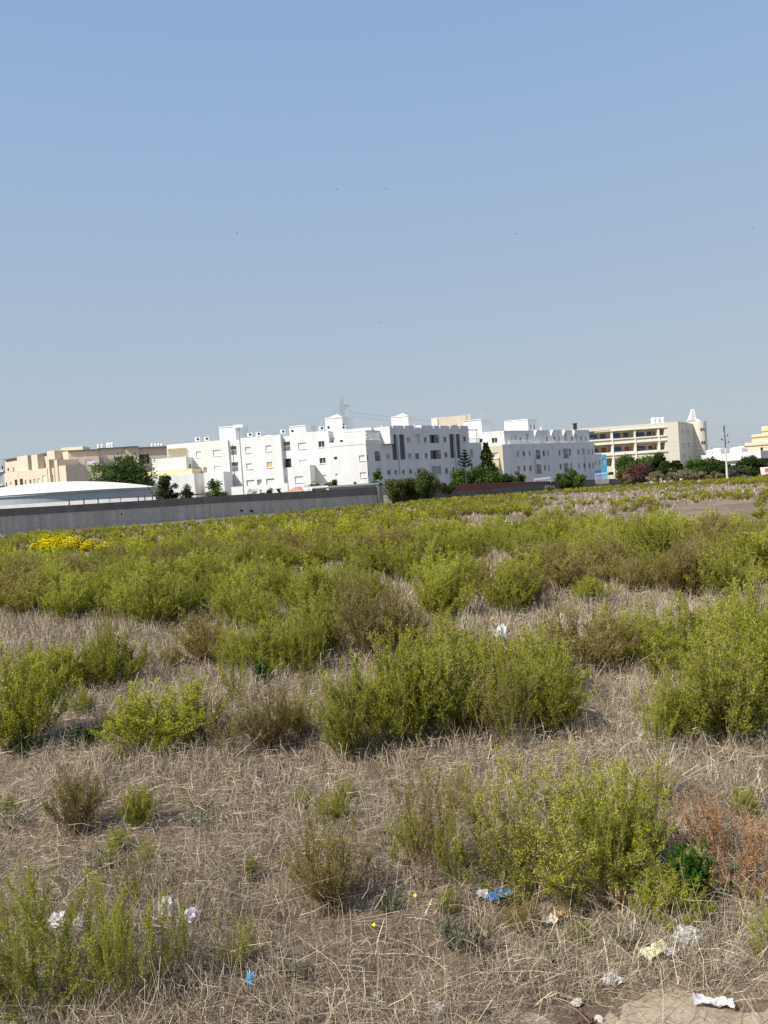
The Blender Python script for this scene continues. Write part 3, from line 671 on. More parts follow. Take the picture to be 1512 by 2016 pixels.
# ------------------------------------------------------------------ buildings
class Plane:
    def __init__(s, A, B):
        s.A = np.array(A[:2], float); s.B = np.array(B[:2], float); d = s.B - s.A; s.L = np.linalg.norm(d); s.d = d / s.L; s.n = np.array([s.d[1], -s.d[0]])
    def hit(s, px, py):
        r = ray(px, py); t = ((s.A - CAM[:2]) @ s.n) / (r[:2] @ s.n); p = CAM + r * t; return float((p[:2] - s.A) @ s.d), float(p[2])
    def pt(s, u, off=0.0): return s.A + s.d * u + s.n * off
    def shift(s, off): return Plane(s.A + s.n * off, s.B + s.n * off)
KIND = { # depth of recess, material, child name
 'sh': (.16, 'shutter_white', 'window'), 'gs': (.16, 'shutter_grey', 'window'), 'dk': (.22, 'dark_glass', 'window'), 'lv': (.30, 'dark_louvre', 'louvre_strip'),
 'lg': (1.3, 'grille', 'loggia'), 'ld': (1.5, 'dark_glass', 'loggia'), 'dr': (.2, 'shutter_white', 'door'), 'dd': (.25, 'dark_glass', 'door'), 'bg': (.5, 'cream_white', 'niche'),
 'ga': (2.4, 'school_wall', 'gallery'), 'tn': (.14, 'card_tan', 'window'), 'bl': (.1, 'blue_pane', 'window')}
class Bld:
    def __init__(s, name, loc, label, cat, wall):
        s.root = empty(name, loc, label, cat); s.w = MB(); s.mat = wall
    def panel(s, a, b, z0, z1, ops=(), mb=None):
        mb = mb or s.w; pl = Plane(a, b); R = []
        for o in ops:
            x0, y0, x1, y1, k = o[:5]; ym, xm = (y0 + y1) / 2, (x0 + x1) / 2
            u0 = pl.hit(x0, ym)[0]; u1 = pl.hit(x1, ym)[0]; v1 = pl.hit(xm, y0)[1]; v0 = pl.hit(xm, y1)[1]
            u0, u1 = max(u0, .06), min(u1, pl.L - .06); v0, v1 = max(v0, z0 + .05), min(v1, z1 - .05)
            if u1 - u0 > .15 and v1 - v0 > .15: R.append((u0, u1, v0, v1, k))
        us = sorted({0.0, pl.L} | {r[0] for r in R} | {r[1] for r in R}); vs = sorted({z0, z1} | {r[2] for r in R} | {r[3] for r in R})
        P3 = lambda u, z, off=0: (*pl.pt(u, -off), z)
        for i in range(len(us) - 1):
            for j in range(len(vs) - 1):
                uc, vc = (us[i] + us[i + 1]) / 2, (vs[j] + vs[j + 1]) / 2
                if any(r[0] < uc < r[1] and r[2] < vc < r[3] for r in R): continue
                mb.quad(P3(us[i], vs[j]), P3(us[i + 1], vs[j]), P3(us[i + 1], vs[j + 1]), P3(us[i], vs[j + 1]))
        for u0, u1, v0, v1, k in R:
            dep, mat, nm = KIND[k]
            mb.quad(P3(u0, v0), P3(u1, v0), P3(u1, v0, dep), P3(u0, v0, dep)); mb.quad(P3(u0, v1), P3(u0, v1, dep), P3(u1, v1, dep), P3(u1, v1))
            mb.quad(P3(u0, v0), P3(u0, v0, dep), P3(u0, v1, dep), P3(u0, v1)); mb.quad(P3(u1, v0), P3(u1, v1), P3(u1, v1, dep), P3(u1, v0, dep))
            c = np.array([*pl.pt((u0 + u1) / 2, -dep - .03), (v0 + v1) / 2]); q = MB(); n3 = np.array([*pl.n, 0]); d3 = np.array([*pl.d, 0])
            q.obox(c, d3 * ((u1 - u0) / 2 + .02), n3 * .03, (0, 0, (v1 - v0) / 2 + .02)); pane = q.build(nm, M[mat], s.root)
            if k in ('sh', 'gs', 'dk', 'tn', 'bl') and (u1 - u0) > .7:
                fr = MB(); w = .06; cf = c + n3 * .05; hu, hv = (u1 - u0) / 2, (v1 - v0) / 2
                for sx in (-1, 0, 1) if k != 'sh' else (-1, 1): fr.obox(cf + d3 * sx * (hu - w / 2), d3 * w / 2, n3 * .02, (0, 0, hv))
                for sz in (-1, 1): fr.obox(cf + np.array([0, 0, sz * (hv - w / 2)]), d3 * (hu - w), n3 * .019, (0, 0, w / 2))
                fr.build('frame', M['frame_white' if k != 'bl' else 'dark_louvre'], pane)
                sl = MB(); sl.obox(np.array([*pl.pt((u0 + u1) / 2, .03), v0 - .05]), d3 * (hu + .08), n3 * .07, (0, 0, .04)); sl.build('sill', s.mat, pane)
            if k in ('lg', 'ld'):
                fr = MB(); hu = (u1 - u0) / 2; cc = np.array([*pl.pt((u0 + u1) / 2, -.08), 0])
                fr.obox(cc + np.array([0, 0, v0 + .9]), d3 * hu, n3 * .03, (0, 0, .03))
                m_ = max(3, int(hu * 2 / .22))
                for j in range(m_ + 1): fr.obox(cc + d3 * (-hu + 2 * hu * j / m_) * .98 + np.array([0, 0, v0 + .45]), d3 * .015, n3 * .015, (0, 0, .43))
                fr.build('railing', M['frame_white' if k == 'lg' else 'metal_dark'], s.root)
                if k == 'ld':
                    fr = MB(); fr.obox(c + n3 * .06 + d3 * hu * .35, d3 * hu * .28, n3 * .03, (0, 0, (v1 - v0) / 2 * .95)); fr.build('door', M['shutter_grey'], s.root)
    def block(s, pl, u0, u1, z0, z1, off=0.0, depth=8.0, front=(), right=(), left=(), mb=None, mat=None, name='wing'):
        tgt = mb or (MB() if mat else s.w)
        A, B = pl.pt(u0, off), pl.pt(u1, off); n = pl.n * depth; C, D = B - n, A - n
        s.panel(A, B, z0, z1, front, tgt); s.panel(B, C, z0, z1, right, tgt); s.panel(C, D, z0, z1, (), tgt); s.panel(D, A, z0, z1, left, tgt)
        tgt.quad((*A, z1), (*B, z1), (*C, z1), (*D, z1))
        if mat and mb is None: tgt.build(name, mat, s.root)
    def px_block(s, pl, x0, x1, ytop, z0, off=0.0, depth=8.0, z1=None, **k):
        sp = pl.shift(off); u0, z = sp.hit(x0, ytop if not isinstance(ytop, tuple) else ytop[0]); u1, zb = sp.hit(x1, ytop if not isinstance(ytop, tuple) else ytop[1])
        s.block(pl, u0, u1, z0, z1 if z1 is not None else max(z, zb) if isinstance(ytop, tuple) else z, off, depth, **k)
    def finish(s): s.w.build('wall', s.mat, s.root)

def rc(ox, oy, sc):
    return lambda L: [(ox + a / sc, oy + b / sc, ox + c / sc, oy + d / sc, k) for a, b, c, d, k in L]
r1, r2, r3, r4, r5, r6 = rc(0, 840, 4.725), rc(270, 800, 4.725), rc(540, 770, 4.725), rc(820, 790, 5.815), rc(1030, 790, 5.6), rc(1252, 790, 5.815)
Z0 = -3.0
# --- white apartment block, long sunlit front + receding shaded front
ZT = 12.7
b1 = Bld('apartment_block', (P(640, 960, 145)[0], 145, -2), 'long white apartment block with sunlit front and shaded side in the centre', 'apartment building', M['white'])
FA = Plane(Pz(328, 875, ZT), Pz(646, 848, ZT))
b1.px_block(FA, 328, 448, (875, 864.6), Z0, z1=ZT - .1, front=r2([(545, 418, 595, 475, 'sh'), (703, 403, 785, 460, 'sh'), (545, 570, 605, 635, 'sh'), (615, 566, 650, 625, 'bg'), (712, 553, 790, 612, 'sh')]), mat=M['cream_white'], depth=11)
b1.px_block(FA, 448.5, 471, (864.6, 862.4), Z0, z1=ZT - .25, off=-.25, front=r2([(843, 370, 925, 452, 'lg'), (855, 520, 940, 605, 'lg'), (885, 693, 950, 752, 'dr')]))
b1.px_block(FA, 471, 547, (862.4, 856.7), Z0, z1=ZT, front=r2([(1005, 378, 1058, 432, 'sh'), (1193, 363, 1247, 418, 'sh'), (1015, 530, 1068, 583, 'sh'), (1205, 518, 1257, 570, 'tn'), (1018, 685, 1092, 745, 'dr'), (1200, 672, 1278, 735, 'dr'), (1115, 680, 1160, 740, 'bg')]), depth=11.3)
b1.px_block(FA, 547, 551.5, (856.7, 856.5), Z0, z1=ZT + .05, off=.25)
b1.px_block(FA, 551.5, 572, (856.5, 855), Z0, z1=ZT - .3, off=-.5, front=r2([(1332, 330, 1425, 415, 'lg'), (1342, 487, 1435, 570, 'ld'), (1365, 660, 1395, 725, 'dr')]))
b1.px_block(FA, 572, 646, (855, 848), Z0, z1=ZT + .05, front=r3([(220, 480, 298, 538, 'sh'), (410, 465, 467, 522, 'dk'), (230, 637, 310, 690, 'sh'), (420, 620, 478, 673, 'dk'), (435, 780, 487, 830, 'sh')]), depth=11.5)
# lower projecting volumes
b1.px_block(FA, 298.6, 366, 904.5, Z0, off=3.0, depth=4, right=r2([(486, 535, 502, 600, 'dd')]))
b1.px_block(FA, 279.5, 378, 930, Z0, off=4.2, depth=4.1, mat=M['yellow_paint'], name='terrace_wall')
b1.px_block(FA, 279.0, 382, (940, 934), Z0, off=5.0, depth=4.9)
b1.px_block(FA, 400.5, 440, 931, Z0, off=4.5, depth=4.4)
b1.px_block(FA, 455, 566, (959, 954), Z0, off=6.0, depth=.3)
b1.px_block(FA, 575, 610, 917, Z0, off=3.5, depth=3.4, front=r3([(190, 792, 270, 850, 'sh')]))
# lattice panel on the left end
lt = MB(); sp = FA.shift(.12); (ua, za), (ub, zb) = sp.hit(329.5, 884), sp.hit(365.5, 881.5); zlo = sp.hit(345, 901)[1]
for i in range(9):
    for j in range(5):
        u = ua + (ub - ua) * (i + .5 * (j % 2)) / 8.6; z = zlo + (za - zlo) * (j + .5) / 5
        p = sp.pt(u + .15, 0); t = [(math.cos(k * 1.0472 * 1) * .26, math.sin(k * 1.0472) * .22) for k in range(6)]
        for k in range(6):
            a_, b_ = t[k], t[(k + 1) % 6]; lt.bar((p[0] + sp.d[0] * a_[0], p[1] + sp.d[1] * a_[0], z + a_[1]), (p[0] + sp.d[0] * b_[0], p[1] + sp.d[1] * b_[0], z + b_[1]), .09, .12)
lt.build('lattice_screen', M['sand_block'], b1.root)
# forward corner wing, one storey lower
ZB = 9.6
FB = Plane(Pz(648, 880, ZB), Pz(720, 874, ZB)); C0 = Pz(720, 874, ZB); FCs = Pz(752, 841, ZT); FCe = Pz(922, 841.6, ZT); FC = Plane(FCs, FCe)
wing_right = FC.shift(.02)
b1.panel(FB.A, FB.B, Z0, ZB, r3([(555, 610, 585, 637, 'dk'), (787, 597, 845, 648, 'sh'), (797, 755, 856, 806, 'sh'), (570, 768, 592, 795, 'sh')]))
FB2 = Plane(C0, FCs)
b1.panel(FB2.A, FB2.B, Z0, ZB, r3([(856, 592, 874, 645, 'dk'), (866, 750, 884, 800, 'dk'), (936, 560, 986, 650, 'ld'), (946, 716, 996, 790, 'gs')]))
lft = FB.A - FB.n * 6; b1.panel(lft, FB.A, Z0, ZB); b1.w.add([(*FB.A, ZB), (*FB.B, ZB), (*FB2.B, ZB), (*(FB2.B + np.array([-1, 7])), ZB), (*lft, ZB)], [(0, 1, 2, 3, 4)])
# top storey set back behind the terrace
us = FB.shift(-3.4); b1.block(FB, 0.0, us.hit(731, 845)[0], ZB, ZT, off=-3.4, depth=8, front=[(669, 866, 678, 876.5, 'dd'), (656, 862, 659, 865, 'dk')])
b1.block(FB, us.hit(731, 850)[0], us.hit(752, 850)[0] + 1.2, ZB, ZT - .02, off=-4.6, depth=8, front=[(736, 864, 744, 876, 'dd'), (725, 862, 728, 868, 'dk')])
par = MB()                                              # terrace parapet
for pl_, ln in ((FB, FB.L), (FB2, FB2.L)):
    a_, b_ = pl_.pt(.0, 0), pl_.pt(ln, 0); par.bar((*a_, ZB + .35), (*b_, ZB + .35), .12, .7)
par.build('parapet', M['white'], b1.root)
scr = MB()
for pl_, x0, x1, yt, yb in ((FB, 676, 720, 855, 871), (FB2, 720.5, 751, 852, 873)):
    sp = pl_.shift(-.2); u0, z1_ = sp.hit(x0, yt); u1, _ = sp.hit(x1, yt); u0 = max(u0, .1); u1 = min(u1, sp.L - .1); z0_ = ZB + .75; z1_ = ZB + 2.3; nn = max(5, int((u1 - u0) / .42))
    for i in range(nn + 1):
        for j in range(5):
            u = u0 + (u1 - u0) * i / nn + (.2 if j % 2 else 0); z = z0_ + (z1_ - z0_) * (j + .5) / 5
            p = sp.pt(u); dn = np.array([*sp.d, 0]); scr.obox((p[0], p[1], z), dn * .14, (sp.n[0] * .05, sp.n[1] * .05, 0), (0, 0, .11))
            scr.obox((p[0], p[1], z + (z1_ - z0_) / 10), dn * .21, (sp.n[0] * .03, sp.n[1] * .03, 0), (0, 0, .035))
    a_, b_ = sp.pt(u0 - .1), sp.pt(u1 + .1); scr.bar((*a_, z1_ + .08), (*b_, z1_ + .08), .16); scr.bar((*a_, z0_ - .03), (*b_, z0_ - .03), .08)
scr.build('pergola_screen', M['white'], b1.root)
# receding shaded front
opsC = r3([(1033, 428, 1065, 482, 'gs'), (1097, 403, 1145, 640, 'lv'), (1168, 403, 1218, 637, 'lv'), (1233, 427, 1270, 480, 'gs'), (1303, 402, 1357, 486, 'bg'), (1393, 428, 1418, 480, 'dk'),
           (1043, 583, 1078, 635, 'gs'), (1243, 577, 1280, 630, 'gs'), (1313, 577, 1350, 635, 'dk'), (1400, 575, 1427, 628, 'dk'),
           (1052, 735, 1085, 780, 'dk'), (1118, 735, 1145, 780, 'dk'), (1190, 730, 1215, 775, 'dk'), (1255, 727, 1285, 775, 'dk'), (1335, 725, 1365, 770, 'dk')]) + \
       r4([(150, 383, 258, 478, 'ld'), (308, 405, 345, 467, 'dk'), (383, 375, 435, 650, 'lv'), (458, 375, 505, 650, 'lv'), (535, 402, 568, 463, 'dk'),
           (160, 560, 280, 662, 'ld'), (322, 583, 358, 645, 'dk'), (545, 578, 578, 645, 'dk'), (175, 740, 292, 838, 'gs'), (330, 765, 365, 830, 'dk'), (415, 757, 438, 800, 'dk')])
b1.panel(FC.A, FC.B, Z0, ZT, opsC); bk = FC.B - FC.n * 12; b1.panel(FC.B, bk, Z0, ZT); bk2 = FC.A - FC.n * 12; b1.panel(bk, bk2, Z0, ZT); b1.panel(bk2, FC.A, ZB, ZT)
b1.w.quad((*FC.A, ZT), (*FC.B, ZT), (*bk, ZT), (*bk2, ZT))
b1.px_block(FC, 922, 947, 865, Z0, off=-.05, depth=10, z1=ZB, front=r4([(613, 547, 650, 648, 'gs'), (600, 725, 650, 790, 'dk')]))
prt = MB()                                              # roof-edge fins catching the sun
for px in (774, 796.5, 817.5, 829.5, 854, 866.5, 886.5, 905.5):
    u = FC.hit(px, 845)[0]; a_ = FC.pt(u, .0)
    prt.obox((a_[0] - FC.n[0] * .7, a_[1] - FC.n[1] * .7, ZT + .1), np.array([*FC.d, 0]) * .09, np.array([*FC.n, 0]) * .85, (0, 0, .32))
prt.build('roof_fin', M['white'], b1.root)
for x0, x1 in ((752.5, 773), (775, 795.5), (797.5, 816.5), (830.5, 853), (855, 865.5), (867.5, 885.5), (887.5, 904.5), (906.5, 921.5)):
    u0, u1 = FC.hit(x0, 845)[0], FC.hit(x1, 845)[0]; q = MB(); c_ = FC.pt((u0 + u1) / 2, -.12)
    q.obox((c_[0], c_[1], ZT + .17), np.array([*FC.d, 0]) * (u1 - u0) / 2, np.array([*FC.n, 0]) * .1, (0, 0, .17)); q.build('parapet', M['white'], b1.root)
ter = MB(); sp = FC.shift(-.5); u0 = sp.hit(922, 868)[0] + .2; u1 = sp.hit(944, 868)[0]
for j in range(14): p = sp.pt(u0 + (u1 - u0) * j / 13); ter.bar((*p, ZB), (*p, ZB + .85), .05)
ter.bar((*sp.pt(u0), ZB + .9), (*sp.pt(u1), ZB + .9), .07); p = sp.pt(u1 * .5 + u0 * .5, 0); ter.bar((*sp.pt(u1 - .8), ZB), (*sp.pt(u1 - .8), ZB + 2.6), .12)
ter.bar((*sp.pt(u0 - .5), ZB + 2.65), (*sp.pt(u1 - .3), ZB + 2.65), .2); ter.build('railing', M['white'], b1.root)
def tower(b, x0, xc, x1, yt, D, depth=None, zbase=9, mat=None, ops=(), cap=False):
    """roof-top stair tower: front px x0..xc, right side px xc..x1"""
    A, B = P(x0, yt[0], D), P(xc, yt[1], D); z = max(A[2], B[2]); pl = Plane(A, B)
    # turned slightly so its right side shows as in the photo
    dep = depth or 3.5; wv = (x1 - xc) / F * D; ang = math.asin(min(.75, max(.1, wv / dep - B[0] / D * .9 if False else wv / dep))) * 1.0
    d = np.array([math.cos(-ang * .35), math.sin(-ang * .35)]); A2 = B[:2] - d * np.linalg.norm(B[:2] - A[:2]) / math.cos(ang * .35); q = MB()
    pl = Plane(A2, B[:2]); C = B[:2] + np.array([wv, dep * .8]); Dd = C - (B[:2] - A2)
    b.panel(A2, B[:2], zbase, z, (), q); b.panel(B[:2], C, zbase, z, ops, q); b.panel(C, Dd, zbase, z, (), q); b.panel(Dd, A2, zbase, z, (), q)
    q.quad((*A2, z), (*B[:2], z), (*C, z), (*Dd, z))
    for e0, e1 in ((A2, B[:2]), (B[:2], C)):
        q.bar((*e0, z + .06), (*e1, z + .06), .3, .14)
    q.build('stair_tower', mat or b.mat, b.root)
    if cap: 
        q = MB(); c_ = (A2 + B[:2]) / 2; q.add([(*(A2 + d * .6), z + .1), (*B[:2], z + .1), (*(B[:2] + np.array([.2, 2])), z + .1), (*(A2 + d * .6 + np.array([.2, 2])), z + .1), (*(c_ + d * .7 + np.array([0, .9])), z + .75)], [(0, 1, 4), (1, 2, 4), (2, 3, 4), (3, 0, 4), (0, 3, 2, 1)])
        q.build('roof_hood', M['white'], b.root)
tower(b1, 429.8, 462.6, 482.7, (842.3, 839.5), 150); tower(b1, 569, 601, 618, (841.5, 838), 150, cap=False); tower(b1, 639.5, 673.3, 693, (824, 821.5), 148, ops=[(675.5, 834, 679, 845, 'dd')], cap=True)
tower(b1, 770, 803, 819.4, (821.5, 821.5), 156, cap=True); tower(b1, 913, 947, 972, (828.5, 826), 172)
q = MB(); sp = P(466, 839, 147); q.box((sp[0] + .2, 147.5, sp[2]), 1.9, 1.5, .5); q.build('chimney_cap', M['white'], b1.root)
for cx_, w_ in ((525, 20), (546, 14), (547.0, 10)):
    pass
q = MB(); c = P(529, 857, 147); q.lathe((c[0], 147, ZT - .2), [(1.5, 0), (1.35, .35), (.9, .6), (.3, .72)], 18); q.build('roof_dome', M['white'], b1.root)
q = MB(); c = P(546, 855.5, 147); q.lathe((c[0], 147, ZT - .2), [(1.1, 0), (1.0, .35), (.6, .55), (.2, .62)], 18); q.build('roof_dome', M['white'], b1.root)
for pl_, px, ya, yb in ((FA, 455, 870, 955), (FC, 784.5, 857, 935), (FC, 896.5, 857, 925)):
    u = pl_.hit(px, 900)[0]; q = MB(); c = pl_.pt(u, .1); q.tube([(*c, pl_.hit(px, yb)[1]), (*c, pl_.hit(px, ya)[1])], .07, 6); q.build('drainpipe', M['metal_grey'], b1.root)
b1.finish()

# --- second white block with tiered shaded front
b2 = Bld('apartment_block', (P(1080, 960, 172)[0], 174, -2.5), 'tiered white apartment block with many small windows right of the long one', 'apartment building', M['white'])
Z2 = 12.1; Z2b = 9.0
FD = Plane(P(936, 850, 166.5), P(992, 847.6, 165.6)); FE = Plane(P(992, 847.6, 165.6), P(1159.5, 847, 186))
z2 = P(992, 847.6, 165.6)[2]
b2.panel(FD.A, FD.B, Z0, z2, r4([(722, 430, 757, 470, 'dk'), (862, 418, 928, 478, 'dk')]))
b2.panel(FE.A, FE.B, Z0, z2, r4([(1085, 405, 1100, 460, 'gs'), (1123, 385, 1150, 460, 'gs'), (1180, 410, 1205, 465, 'dk'), (1255, 372, 1282, 470, 'gs')]) +
         r5([(250, 385, 275, 445, 'gs'), (335, 385, 360, 430, 'dk'), (385, 385, 402, 430, 'gs'), (452, 350, 485, 440, 'gs'), (528, 385, 550, 440, 'dk'), (577, 365, 605, 445, 'gs'), (627, 385, 648, 440, 'dk'), (683, 383, 703, 440, 'dk')]))
k1, k2 = FE.B - FE.n * 12, FD.A - FD.n * 12; b2.panel(FE.B, k1, Z0, z2); b2.panel(k1, k2, Z0, z2); b2.panel(k2, FD.A, Z0, z2)
b2.w.add([(*FD.A, z2), (*FD.B, z2), (*FE.B, z2), (*k1, z2), (*k2, z2)], [(0, 1, 2, 3, 4)])
off = 1.3; FEl = FE.shift(off); zl = FEl.hit(1040, 873.5)[1]
ops = r4([(1150, 570, 1172, 635, 'gs'), (1215, 567, 1245, 630, 'dk'), (1283, 567, 1308, 635, 'gs'), (1367, 555, 1420, 665, 'ld'), (1448, 565, 1470, 630, 'dk'),
          (1160, 740, 1187, 795, 'dk'), (1228, 740, 1250, 800, 'dk'), (1293, 735, 1320, 800, 'dk'), (1377, 722, 1432, 830, 'ld'), (1460, 730, 1483, 790, 'dk')]) + \
      r5([(263, 543, 285, 607, 'gs'), (392, 538, 415, 600, 'dk'), (443, 522, 500, 632, 'ld'), (505, 522, 530, 600, 'dk'), (600, 530, 622, 587, 'dk'), (648, 515, 682, 590, 'gs'), (710, 528, 735, 590, 'gs'), (757, 525, 772, 590, 'gs'),
          (277, 702, 293, 768, 'gs'), (402, 690, 428, 755, 'dk'), (452, 683, 503, 780, 'ld'), (515, 680, 543, 780, 'gs'), (608, 683, 630, 740, 'gs'), (665, 683, 690, 740, 'dk'), (722, 680, 745, 738, 'dk'), (765, 678, 778, 738, 'dk')])
uR = FEl.hit(1170, 880)[0]; b2.block(FE, -.3, uR, Z0, zl, off=off, depth=4, front=ops)
b2.px_block(FE, 1170, 1184.5, 894, Z0, off=.9, depth=6, front=r5([(795, 650, 805, 705, 'gs'), (838, 645, 850, 705, 'gs')]))
# lower left wing, warm coloured
FDl = Plane(P(960, 878, 163.5), P(989, 877.5, 163.3)); b2.block(FDl, 0, FDl.L, Z0, P(975, 877.7, 163.4)[2], depth=3, mat=M['pale_yellow'], name='entrance_wing', front=r4([(872, 588, 940, 655, 'sh')]))
q = MB(); pA, pB = FEl.pt(-.3), FDl.B; b2.panel(FDl.B, pA, Z0, zl); b2.w.add([(*FDl.B, zl), (*pA, zl), (*FE.A, zl)], [(0, 1, 2)])
for x0, x1, y in ((1002, 1048, 871), (1090, 1168, 872)):
    rl = MB(); sp = FEl.shift(-.2); u0, u1 = sp.hit(x0, y)[0], sp.hit(x1, y)[0]; m_ = int((u1 - u0) / .45)
    for j in range(m_ + 1): p = sp.pt(u0 + (u1 - u0) * j / m_); rl.bar((*p, zl), (*p, zl + .9), .12 if x0 < 1050 else .05)
    rl.bar((*sp.pt(u0), zl + .93), (*sp.pt(u1), zl + .93), .08); rl.build('balustrade', M['white'], b2.root)
for px in (1051, 1083, 1107, 1127):
    u = FE.hit(px, 850)[0]; a_ = FE.pt(u); q = MB(); s_ = .6
    q.add([(a_[0], a_[1], z2), (*(a_ + FE.n * .9), z2), (*(a_ + FE.n * .1), z2 - 1.5), (a_[0], a_[1], z2 - 1.6)] + [(a_[0] + FE.d[0] * .3, a_[1] + FE.d[1] * .3, z2), (*(a_ + FE.n * .9 + FE.d * .3), z2), (*(a_ + FE.n * .1 + FE.d * .3), z2 - 1.5), (a_[0] + FE.d[0] * .3, a_[1] + FE.d[1] * .3, z2 - 1.6)],
          [(0, 1, 2, 3), (7, 6, 5, 4), (0, 4, 5, 1), (1, 5, 6, 2), (2, 6, 7, 3)]); q.build('roof_fin', M['white'], b2.root)
tower(b2, 994.5, 1038.4, 1061.6, (829, 826), 178, ops=[(1044, 836, 1046.5, 845, 'dk'), (1050.5, 835.5, 1053, 845, 'dk')]); tower(b2, 1063, 1066, 1082, (841.5, 841), 184)
q = MB(); c = P(1132, 840, 181); q.box((c[0], 181, c[2]), .75, .75, 1.3); q.box((c[0], 181, c[2] + .72), 1.0, 1.0, .15); q.build('chimney', M['metal_dark'], b2.root)
for px, ya, yb in ((1053, 886, 935), (1150, 898, 930)):
    u = FEl.hit(px, 900)[0]; zb_ = FEl.hit(px, yb)[1]; q = MB(); c = FEl.pt(u, .08); q.tube([(*c, zb_), (*c, FEl.hit(px, ya)[1])], .07, 6); q.build('drainpipe', M['metal_grey'], b2.root)
b2.finish()

# --- beige tower block behind the long one
b3 = Bld('beige_building', (P(885, 950, 190)[0], 190, -3), 'plain beige building rising behind the long white block', 'building', M['beige'])
pl = Plane(P(849, 824, 188), P(917, 817.5, 186)); zz_ = P(885, 820, 187)[2]; b3.block(pl, 0, pl.L, Z0, zz_, depth=7, front=r4([(322, 226, 352, 232, 'dk'), (415, 270, 468, 280, 'dk')]))
q = MB(); sp = pl.shift(.15); a_, b_ = sp.pt(sp.hit(849.5, 824)[0]), sp.pt(sp.hit(861, 823)[0]); q.bar((*a_, zz_ - 2.0), (*b_, zz_ - 2.0), .2, 3.8); q.build('pier', M['cream_white'], b3.root)
q = MB(); a_ = pl.pt(pl.L); q.bar((a_[0] + .6, a_[1] + .3, zz_ - 1.5), (a_[0] + .6, a_[1] + .3, zz_ + .1), .7, 1.0); q.build('chimney', M['sand_block'], b3.root); b3.finish()

# --- cream school with open galleries and a round stair tower
b4 = Bld('school_building', (P(1260, 950, 208)[0], 210, -3), 'cream three-storey building with open galleries and blue windows on the right', 'school', M['school_cream'])
Z4 = P(1334.5, 830, 205.6)[2]; FF = Plane(P(1110, 846, 206.5), P(1334.5, 830, 205.6))
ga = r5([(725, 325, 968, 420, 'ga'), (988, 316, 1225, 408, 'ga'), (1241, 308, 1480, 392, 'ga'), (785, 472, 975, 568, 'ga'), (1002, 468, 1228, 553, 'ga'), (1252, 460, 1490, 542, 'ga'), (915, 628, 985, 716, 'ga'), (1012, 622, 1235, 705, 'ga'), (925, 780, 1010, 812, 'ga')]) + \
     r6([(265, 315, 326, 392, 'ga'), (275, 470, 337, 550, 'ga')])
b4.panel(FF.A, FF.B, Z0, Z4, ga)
SD = np.array(P(1372, 829, 224)[:2]); FS = Plane(FF.B, SD)
b4.panel(FS.A, FS.B, Z0, Z4, r6([(528, 320, 540, 368, 'dk'), (560, 320, 572, 368, 'gs'), (592, 320, 604, 368, 'dk'), (536, 475, 549, 525, 'dk'), (568, 475, 581, 525, 'gs'), (601, 475, 614, 525, 'dk'), (545, 595, 558, 640, 'dk'), (610, 625, 621, 670, 'dk')]))
kk = SD + np.array([-75, 8]); b4.panel(FS.B, kk, Z0, Z4); b4.panel(kk, FF.A, Z0, Z4); b4.w.quad((*FF.A, Z4), (*FF.B, Z4), (*SD, Z4), (*kk, Z4))
ins = FF.shift(-2.36)
for nm, mat, L in (('window', 'blue_pane', [(725, 370, 815, 414), (990, 355, 1066, 405), (1240, 345, 1330, 386), (790, 525, 826, 560), (1003, 505, 1080, 550), (1250, 495, 1342, 542)]),
                   ('window', 'dark_glass', [(850, 362, 905, 409), (1105, 348, 1155, 396), (1365, 335, 1412, 379), (1435, 333, 1478, 375)]),
                   ('door', 'red_door', [(863, 515, 913, 562), (1118, 503, 1168, 551)]), ('door', 'maroon', [(1380, 487, 1425, 532), (1447, 482, 1466, 524)])):
    for o in r5([(*l, 'x') for l in L]):
        ym, xm = (o[1] + o[3]) / 2, (o[0] + o[2]) / 2; u0, u1 = ins.hit(o[0], ym)[0], ins.hit(o[2], ym)[0]; v1, v0 = ins.hit(xm, o[1])[1], ins.hit(xm, o[3])[1]
        c = np.array([*ins.pt((u0 + u1) / 2), (v0 + v1) / 2]); d3 = np.array([*ins.d, 0]); n3 = np.array([*ins.n, 0]); q = MB(); q.obox(c, d3 * (u1 - u0) / 2, n3 * .05, (0, 0, (v1 - v0) / 2)); w_ = q.build(nm, M[mat], b4.root)
        if nm == 'window':
            fr = MB(); m_ = max(1, int((u1 - u0) / 1.3))
            for j in range(m_ + 1): fr.obox(c + n3 * .07 + d3 * ((u1 - u0) * (j / m_ - .5)), d3 * .04, n3 * .015, (0, 0, (v1 - v0) / 2))
            fr.build('frame', M['dark_louvre'], w_)
for y0, y1 in ((838, 0), (866, 0)):
    pass
# slab edges and columns standing proud
sl = MB(); sp = FF.shift(.14)
for (xa, ya), (xb, yb), hh in (((1160, 868.5), (1312, 857.5), .16), ((1172, 875.5), (1312, 866.5), .14), ((1180, 899), (1314, 886), .16), ((1170, 848.5), (1312, 843), .1)):
    ua, za_ = sp.hit(xa, ya); ub, zb_ = sp.hit(xb, yb); z_ = (za_ + zb_) / 2; sl.obox(np.array([*sp.pt((ua + ub) / 2), z_]), np.array([*sp.d, 0]) * (ub - ua) / 2, np.array([*sp.n, 0]) * .13, (0, 0, hh))
sl.build('slab_edge', M['cream_white'], b4.root)
for px in (1204.5, 1249.5, 1296.5):
    sp = FF.shift(.05); u = sp.hit(px, 850)[0]; q = MB(); c = sp.pt(u); q.obox((c[0], c[1], (Z0 + Z4 - 1.9) / 2), np.array([*sp.d, 0]) * .17, np.array([*sp.n, 0]) * .2, (0, 0, (Z4 - 1.9 - Z0) / 2)); q.build('column', M['cream_white'], b4.root)
